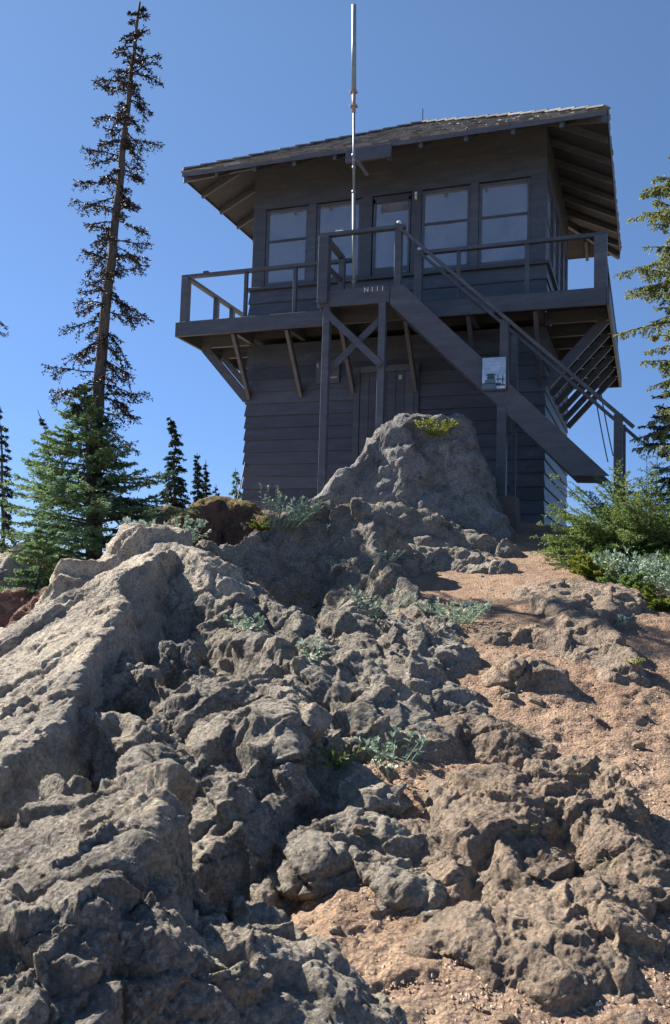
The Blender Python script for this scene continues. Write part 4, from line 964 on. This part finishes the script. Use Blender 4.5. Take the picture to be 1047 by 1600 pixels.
spire('small dark spire-shaped conifer, left one of a close pair near the tower', [(308, 840), (309, 770), (308, 708)], 15, 60, .20, 2, 18)
spire('small dark spire-shaped conifer, right one of a close pair near the tower', [(322, 840), (322, 775), (322, 718)], 15.4, 46, .13, 2, 16)
spire('tiny conifer tip just right of the close pair', [(338, 830), (338, 790), (337, 756)], 15.6, 20, .14, 2, 12)
spire('tiny pale conifer top beside the left wall of the tower', [(371, 860), (370, 790), (368, 732)], 13.5, 34, .20, 1.6, 14, 'fir', tint=.5)
# right edge: yellow-green hemlock with hanging foliage, its stem just outside the view
def lfr(t, a):
    side = -cos(a-(-YAW)); return np.interp(t, [0, .3, .6, .9, 1], [.4, .72, .86, .74, .25])
tree('hemlock', 'sunlit yellow-green conifer with hanging foliage reaching in from the right edge', 'hemlock tree',
     [(1125, 940), (1122, 780), (1118, 600), (1110, 450), (1095, 330), (1078, 240)], 8.6, 9, 125, lfr, .55, 'hemlock',
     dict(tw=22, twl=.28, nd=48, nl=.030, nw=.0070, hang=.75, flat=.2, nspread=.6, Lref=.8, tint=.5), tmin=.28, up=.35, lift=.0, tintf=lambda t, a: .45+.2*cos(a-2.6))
tree('fir_tree', 'dark blue-green fir low at the right edge behind the hemlock', 'fir tree',
     [(1090, 900), (1085, 800), (1080, 700), (1075, 590), (1068, 530)], 10.2, 7, 90, lambda t, a: np.interp(t, [0, .3, .8, 1], [.75, .72, .45, .1]), .3, 'fir_dark',
     dict(tw=15, twl=.34, nd=36, nl=.034, nw=.008, hang=.1, flat=.15, nspread=.7, Lref=.7, tint=.45), tmin=.1, up=.15, lift=.3)
def bush(name, label, cat, px, py, dep, n, L, mat, spec, spread=1.0, upz=(.1, .9), base=None, droop=.7, tint=.5, group=None, lift=0.):
    if dep is None: b, dep = hit(px, py)
    else: b = W3(px, py, dep); b[2] = gz(b[0], b[1])
    loc = tuple(b); T_ = thing(name, label, cat, loc, group); T_['_w'] = loc; wood, leaf = Veg(), Veg()
    for j in range(n):
        a = rng.uniform(0, 6.28); z = rng.uniform(*upz); h = math.sqrt(max(0, 1-z*z))*spread
        o = np.array((cos(a), sin(a), 0))*rng.uniform(0, .12)*L
        P = curve(b+o, (h*cos(a), h*sin(a), z), L*rng.uniform(.65, 1.05), droop*rng.uniform(.6, 1.3), 8, .08, lift)
        sp = dict(spec); spray(wood, leaf, P, sp.pop('r', .006), tint0=tint+rng.normal()*.12, **sp)
    wood.build('branches', 'bark', T_, loc); leaf.build('foliage', mat, T_, loc); return T_
BS = dict(tw=16, twl=.28, nd=46, nl=.028, nw=.0048, hang=.15, flat=.25, nspread=.7)
bush('shrub', 'feathery bright green conifer shrub at the right edge below the stair', 'shrub', 1015, 890, 8.3, 230, 1.16, 'bush', BS, upz=(.25, 1), droop=.75, tint=.5)
bush('shrub', 'feathery green conifer shrub spilling towards the tower corner, left of the larger one', 'shrub', 940, 872, 8.5, 90, .56, 'bush', BS, upz=(.2, 1), droop=.7, tint=.5)
bush('shrub', 'low yellow-green shrub at the edge of the dirt under the feathery shrubs', 'shrub', 932, 893, 7.6, 50, .26, 'lime', dict(BS, nl=.022), upz=(.2, .9), droop=.3, tint=.3)
bush('shrub', 'low dull green shrub on the edge of the dirt below the silvery plants', 'shrub', 975, 935, 6.9, 42, .26, 'bush', dict(BS, nl=.022), upz=(.2, .9), droop=.3, tint=.45)
bush('shrub', 'low bright green ground shrub at the right edge below the silvery plants', 'shrub', 1030, 962, 6.5, 46, .24, 'lime', dict(BS, nl=.022), upz=(.15, .8), droop=.3, tint=.1)
bush('shrub', 'small bright green tuft between the mossy boulder and the silvery plant', 'shrub', 408, 826, None, 26, .16, 'lime', dict(BS, nl=.02, tw=8, nd=14), upz=(.3, 1), droop=.3, tint=.2)
tree('fir_sapling', 'dark shrubby fir between the bushy fir and the small mossy rock', 'fir sapling', [(205, 860), (207, 820), (208, 780)], 8.8, 3, 50, lambda t, a: .42*(1-.6*t), .3, 'fir_dark',
     dict(tw=12, twl=.4, nd=26, nl=.026, nw=.006, hang=.05, flat=.15, nspread=.7, Lref=.4, tint=.5), tmin=.1, up=.2, lift=.3)

def herb(name, label, cat, px, py, n, h, mat, ll=.03, lw=.009, lean=.5, leaves=12, tint=.55, dep=None, group=None, spread=.4, stem='silver', direction=None):
    """leafy herb: several stems, leaves in loose whorls towards the tips"""
    if dep is None: b, dep = hit(px, py)
    elif dep < 0: b = W3(px, py, -dep)
    else: b = W3(px, py, dep); b[2] = gz(b[0], b[1])
    loc = tuple(b); T_ = thing(name, label, cat, loc, group); T_['_w'] = loc; st, lf = Veg(), Veg()
    for j in range(n):
        a = rng.uniform(0, 6.28); o = np.array((cos(a), sin(a), 0))*h*spread*rng.uniform(0, 1); V, F = prisms(np.array([b-np.array((0, 0, .02))]), np.array([b+o-np.array((0, 0, .012))]), .003, .003); st.add(V, F, .3)
        d = np.array((cos(a)*lean, sin(a)*lean, 1.0)); 
        if direction is not None: d = d+np.array(direction)
        P = curve(b+o-np.array((0, 0, .015)), d, h*rng.uniform(.6, 1.1), .15, 6, .12)
        rr = np.linspace(.0030, .0016, 6); V, F = prisms(P[:-1], P[1:], rr[:-1], rr[1:]); st.add(V, F, .45)
        t = np.concatenate([rng.uniform(.25, .95, leaves//2), rng.uniform(.88, 1.0, leaves-leaves//2)]); f = t*5; i = np.minimum(f.astype(int), 4); q = (f-i)[:, None]
        B = P[i]*(1-q)+P[i+1]*q; tg = nrmz(P[i+1]-P[i]); aa = rng.uniform(0, 6.28, len(t)); rad = np.stack([np.cos(aa), np.sin(aa), np.zeros_like(aa)], -1)
        D = nrmz(rad*.9+tg*(.35+1.0*(t > .88))[:, None]+rng.normal(size=B.shape)*.15)
        L = ll*rng.uniform(.6, 1.15, len(t)); W = lw*rng.uniform(.8, 1.2, len(t)); nn = nrmz(np.cross(np.cross(D, tg+.01), D))
        s2 = nrmz(np.cross(D, nn)); L_, W_ = L[:, None], W[:, None]
        V = np.stack([B, B+D*L_*.35+s2*W_*.8+nn*W_*.25, B+D*L_*.75+s2*W_*.75+nn*W_*.15, B+D*L_-nn*W_*.3, B+D*L_*.75-s2*W_*.75+nn*W_*.15, B+D*L_*.35-s2*W_*.8+nn*W_*.25, B+D*L_*.55-nn*W_*.2], 1)
        k = np.arange(len(t))[:, None]*7; F = np.concatenate([k+np.array([[0, 1, 6, 5]]), k+np.array([[1, 2, 3, 6]]), k+np.array([[6, 3, 4, 5]])])
        lf.add(V.reshape(-1, 3), F, np.clip(np.repeat(tint+rng.normal()*.08+rng.normal(size=len(t))*.14, 7), 0, 1))
    st.build('stems', stem, T_, loc); lf.build('leaves', mat, T_, loc); return T_
G_ = 'silvery-leaved plants'
herb('silvery_plant', 'large silvery-green plant leaning over the crest between the mossy boulder and the big boulder', 'plant', 440, 822, 60, .34, 'silver', .036, .009, .45, 18, .65, None, G_, .5, direction=(.45, 0, 0))
herb('silvery_plant', 'silvery plant with pale yellowish leaves in front of the small mossy rock', 'plant', 262, 858, 44, .30, 'silver', .036, .010, .6, 16, .7, -7.0, G_, .6)
herb('silvery_plant', 'round silvery-green plant growing where the dark ridge meets the sunlit dirt', 'plant', 708, 976, 60, .23, 'silver', .030, .007, .9, 16, .75, None, G_, .5)
herb('silvery_plant', 'open branching silvery plant against the dark rock in the centre of the slope', 'plant', 618, 1210, 13, .20, 'silver', .034, .010, .55, 15, .6, None, G_, .35)
herb('silvery_plant', 'small silvery plant on the lit edge of the dark rock, above the open branching one', 'plant', 499, 1040, 11, .15, 'silver', .032, .010, .4, 13, .8, None, G_, .4)
herb('silvery_plant', 'small bluish silver plant in shade right of the pointed slab', 'plant', 383, 985, 12, .12, 'silver', .032, .009, .8, 12, .45, None, G_, .5)
herb('silvery_plant', 'loose silvery plant in the shaded hollow of the dark ridge', 'plant', 598, 958, 16, .20, 'silver', .032, .007, .9, 12, .45, None, G_, .5)
herb('silvery_plant', 'faint greyish plant high on the dark ridge just below its crest', 'plant', 535, 888, 12, .14, 'silver', .030, .007, .9, 11, .3, None, G_, .6)
herb('silvery_plant', 'tiny pale green plant behind the ridge, beside the flat rock hump', 'plant', 603, 876, 10, .13, 'silver', .028, .007, .8, 11, .6, None, G_, .6)
herb('silvery_plant', 'small silvery plant at the right end of the tan rock outcrop', 'plant', 955, 980, 14, .12, 'silver', .026, .006, .7, 12, .7, None, G_, .5)
herb('silvery_plant', 'dense silvery plant under the feathery shrubs at the right edge', 'plant', 1020, 925, 70, .34, 'silver', .034, .008, .7, 16, .75, 7.2, G_, .7)
herb('silvery_plant', 'spreading silvery plant between the yellow-green shrub and the right edge', 'plant', 975, 912, 60, .28, 'silver', .034, .008, .7, 16, .6, 7.5, G_, .7)
herb('silvery_plant', 'tall silvery plant cut off by the right edge, above the green ground shrub', 'plant', 1045, 940, 50, .30, 'silver', .034, .008, .5, 16, .5, 6.9, G_, .6)
def on_boulder(px, py): return hit(px, py)
herb('leafy_plant', 'bright yellow-green leafy plant growing on top of the big boulder', 'plant', 678, 678, 50, .20, 'lime', .038, .009, .9, 15, .6, None, None, .55, 'lime')
herb('leafy_plant', 'low dull green plant in a crack of the craggy brown rock', 'plant', 797, 1290, 22, .05, 'grass', .016, .005, 1.3, 8, .4, None, None, 1.2, 'grass')
herb('leafy_plant', 'dim green plant in the shade of the dark rock left of the branching silvery one', 'plant', 528, 1190, 16, .08, 'grass', .024, .006, .9, 9, .3, None, None, .8, 'grass')
herb('leafy_plant', 'tiny bright green plant at the foot of the tan outcrop near the right edge', 'plant', 990, 1035, 10, .05, 'lime', .018, .005, .8, 8, .5, None, None, .8, 'grass')
def tuft(label, px, py, n, h, mat='grass', tint=.6, lean=.9):
    b, dep = hit(px, py); loc = tuple(b); V_ = Veg()
    for j in range(n):
        a = rng.uniform(0, 6.28); P = curve(b+rng.normal(size=3)*np.array((.02, .02, 0))-np.array((0, 0, .01)), (cos(a)*lean, sin(a)*lean, 1), h*rng.uniform(.5, 1.1), .9, 6, .1)
        sv = nrmz(np.cross(P[-1]-P[0], (0, 0, 1.))+1e-6)*.0018; w_ = np.linspace(1, .1, 6)[:, None]
        A, B = P+sv*w_, P-sv*w_; V = np.concatenate([A, B]); F = np.array([[i, i+1, 7+i, 6+i] for i in range(5)]); V_.add(V, F, np.clip(tint+rng.normal()*.2, 0, 1))
    o = V_.build('grass_tuft', mat, None, loc); return tag(o, label, 'grass tuft', 'tufts of grass')
tuft('a few long green grass blades on the shaded face of the pointed slab', 215, 1012, 7, .16, tint=.3)
tuft('pale dry grass blades in the shaded hollow right of the craggy rock', 965, 1350, 12, .11, tint=1.0)
tuft('short dry grass at the top of the craggy brown rock', 905, 1205, 16, .06, tint=.7)
tuft('short green grass in front of the tan outcrop', 862, 975, 14, .07, tint=.3)
tuft('short yellow-green grass on pale dirt near the right edge', 1000, 1080, 14, .05, tint=.5)
tuft('sparse grass beside the craggy rock, towards the right edge', 970, 1280, 14, .06, tint=.8)
# bare twig reaching in at the left edge
wd, lf = Veg(), Veg(); b0 = W3(-22, 500, 9.0)
for dz in (0, .05, -.09): spray(wd, lf, curve(b0+np.array((0, 0, dz-.02)), RT*1.0+np.array((0, 0, .3)), .25, .9, 7, .2), .004, 4, .4, 8, .03, .005, .3, hang=.4)
loc = tuple(b0); t = thing('twig', 'dark drooping twig tips poking in at the left edge level with the walkway', 'twig', loc); t['_w'] = loc; wd.build('stem', 'dead', t, loc); lf.build('needles', 'dead', t, loc)

# ---------------------------------------------------------------- loose stones
def stone_mesh(name, r, seed):
    g = np.random.default_rng(seed); import bmesh
    bm = bmesh.new(); bmesh.ops.create_icosphere(bm, subdivisions=2, radius=1.0)
    V = np.array([v.co[:] for v in bm.verts]); sc = np.array((1, g.uniform(.65, 1), g.uniform(.5, .75)))
    for _ in range(7):
        n_ = nrmz(g.normal(size=3)); d_ = g.uniform(.55, .85); e = V@n_-d_; V = V-np.clip(e, 0, None)[:, None]*n_
    V = V*sc*(1+.12*vnoise(V*2.2+seed, 3)[:, None])*r
    for v, c in zip(bm.verts, V): v.co = c
    me = bpy.data.meshes.new(name); bm.to_mesh(me); bm.free(); me.materials.append(M['rock_tan']); return me
SM = [stone_mesh('stone', 1.0, k) for k in range(9)]
NST = 110; cnt = 0
while cnt < NST:
    d_ = math.exp(rng.uniform(math.log(2.1), math.log(8.5))); s_ = rng.uniform(-.06, .40)*d_; x, y = XY(s_, d_)
    if rng.random() > .25+.75*float(ground_rough(np.array([s_]), np.array([d_]))[0]): continue
    z = float(heightat(s_, d_)[0]); r = .010+.028*rng.random()**3*min(1.5, d_/3.2)
    o = bpy.data.objects.new('stone', SM[cnt % 9]); S.collection.objects.link(o); o.location = (x, y, z+r*.12); o.scale = (r, r, r); o.rotation_euler = (rng.uniform(-.4, .4), rng.uniform(-.4, .4), rng.uniform(0, 6.28))
    tag(o, 'small loose brown stone lying on the dirt slope', 'stone', 'loose stones on the dirt slope'); cnt += 1
m_, t_, b_ = newmat('mixed_grit'); g_ = t_.nodes.new('ShaderNodeNewGeometry'); t_.links.new(ramp(t_, g_.outputs['Random Per Island'], [(0, (.16, .11, .08)), (.4, (.38, .27, .19)), (.8, (.50, .38, .27)), (1, (.62, .50, .38))]), b_.inputs['Base Color']); b_.inputs['Roughness'].default_value = .95; M['grit'] = m_
# fine grit: too many to count
n_ = 34000; d_ = np.exp(rng.uniform(math.log(1.7), math.log(8.0), n_)); s_ = rng.uniform(-.02, .42, n_)*d_; x, y = XY(s_, d_); z = heightat(s_, d_); ok = z < ground_h(s_, d_)+.004; s_, d_, x, y, z = s_[ok], d_[ok], x[ok], y[ok], z[ok]; n_ = len(z)
r = .002+.008*rng.random(n_)**4; T8 = np.array([(1, 0, 0), (0, 1, 0), (-1, 0, 0), (0, -1, 0), (0, 0, .8), (0, 0, -.8)], float)
V = (T8[None]*rng.uniform(.6, 1.2, (n_, 6, 1))*r[:, None, None]); an = rng.uniform(0, 6.28, n_); c_, s2_ = np.cos(an), np.sin(an)
V = np.stack([V[..., 0]*c_[:, None]-V[..., 1]*s2_[:, None], V[..., 0]*s2_[:, None]+V[..., 1]*c_[:, None], V[..., 2]], -1)+np.stack([x, y, z+r*.3], -1)[:, None]
k = np.arange(n_)[:, None]*6; F = np.concatenate([k+np.array([f]) for f in ([0, 1, 4], [1, 2, 4], [2, 3, 4], [3, 0, 4], [1, 0, 5], [2, 1, 5], [3, 2, 5], [0, 3, 5])])
tag(mesh_np('gravel', V.reshape(-1, 3), F, M['grit']), 'fine loose grit scattered over the dirt slope', 'gravel', kind='stuff')
for o in S.objects:
    if '_w' in o: del o['_w']
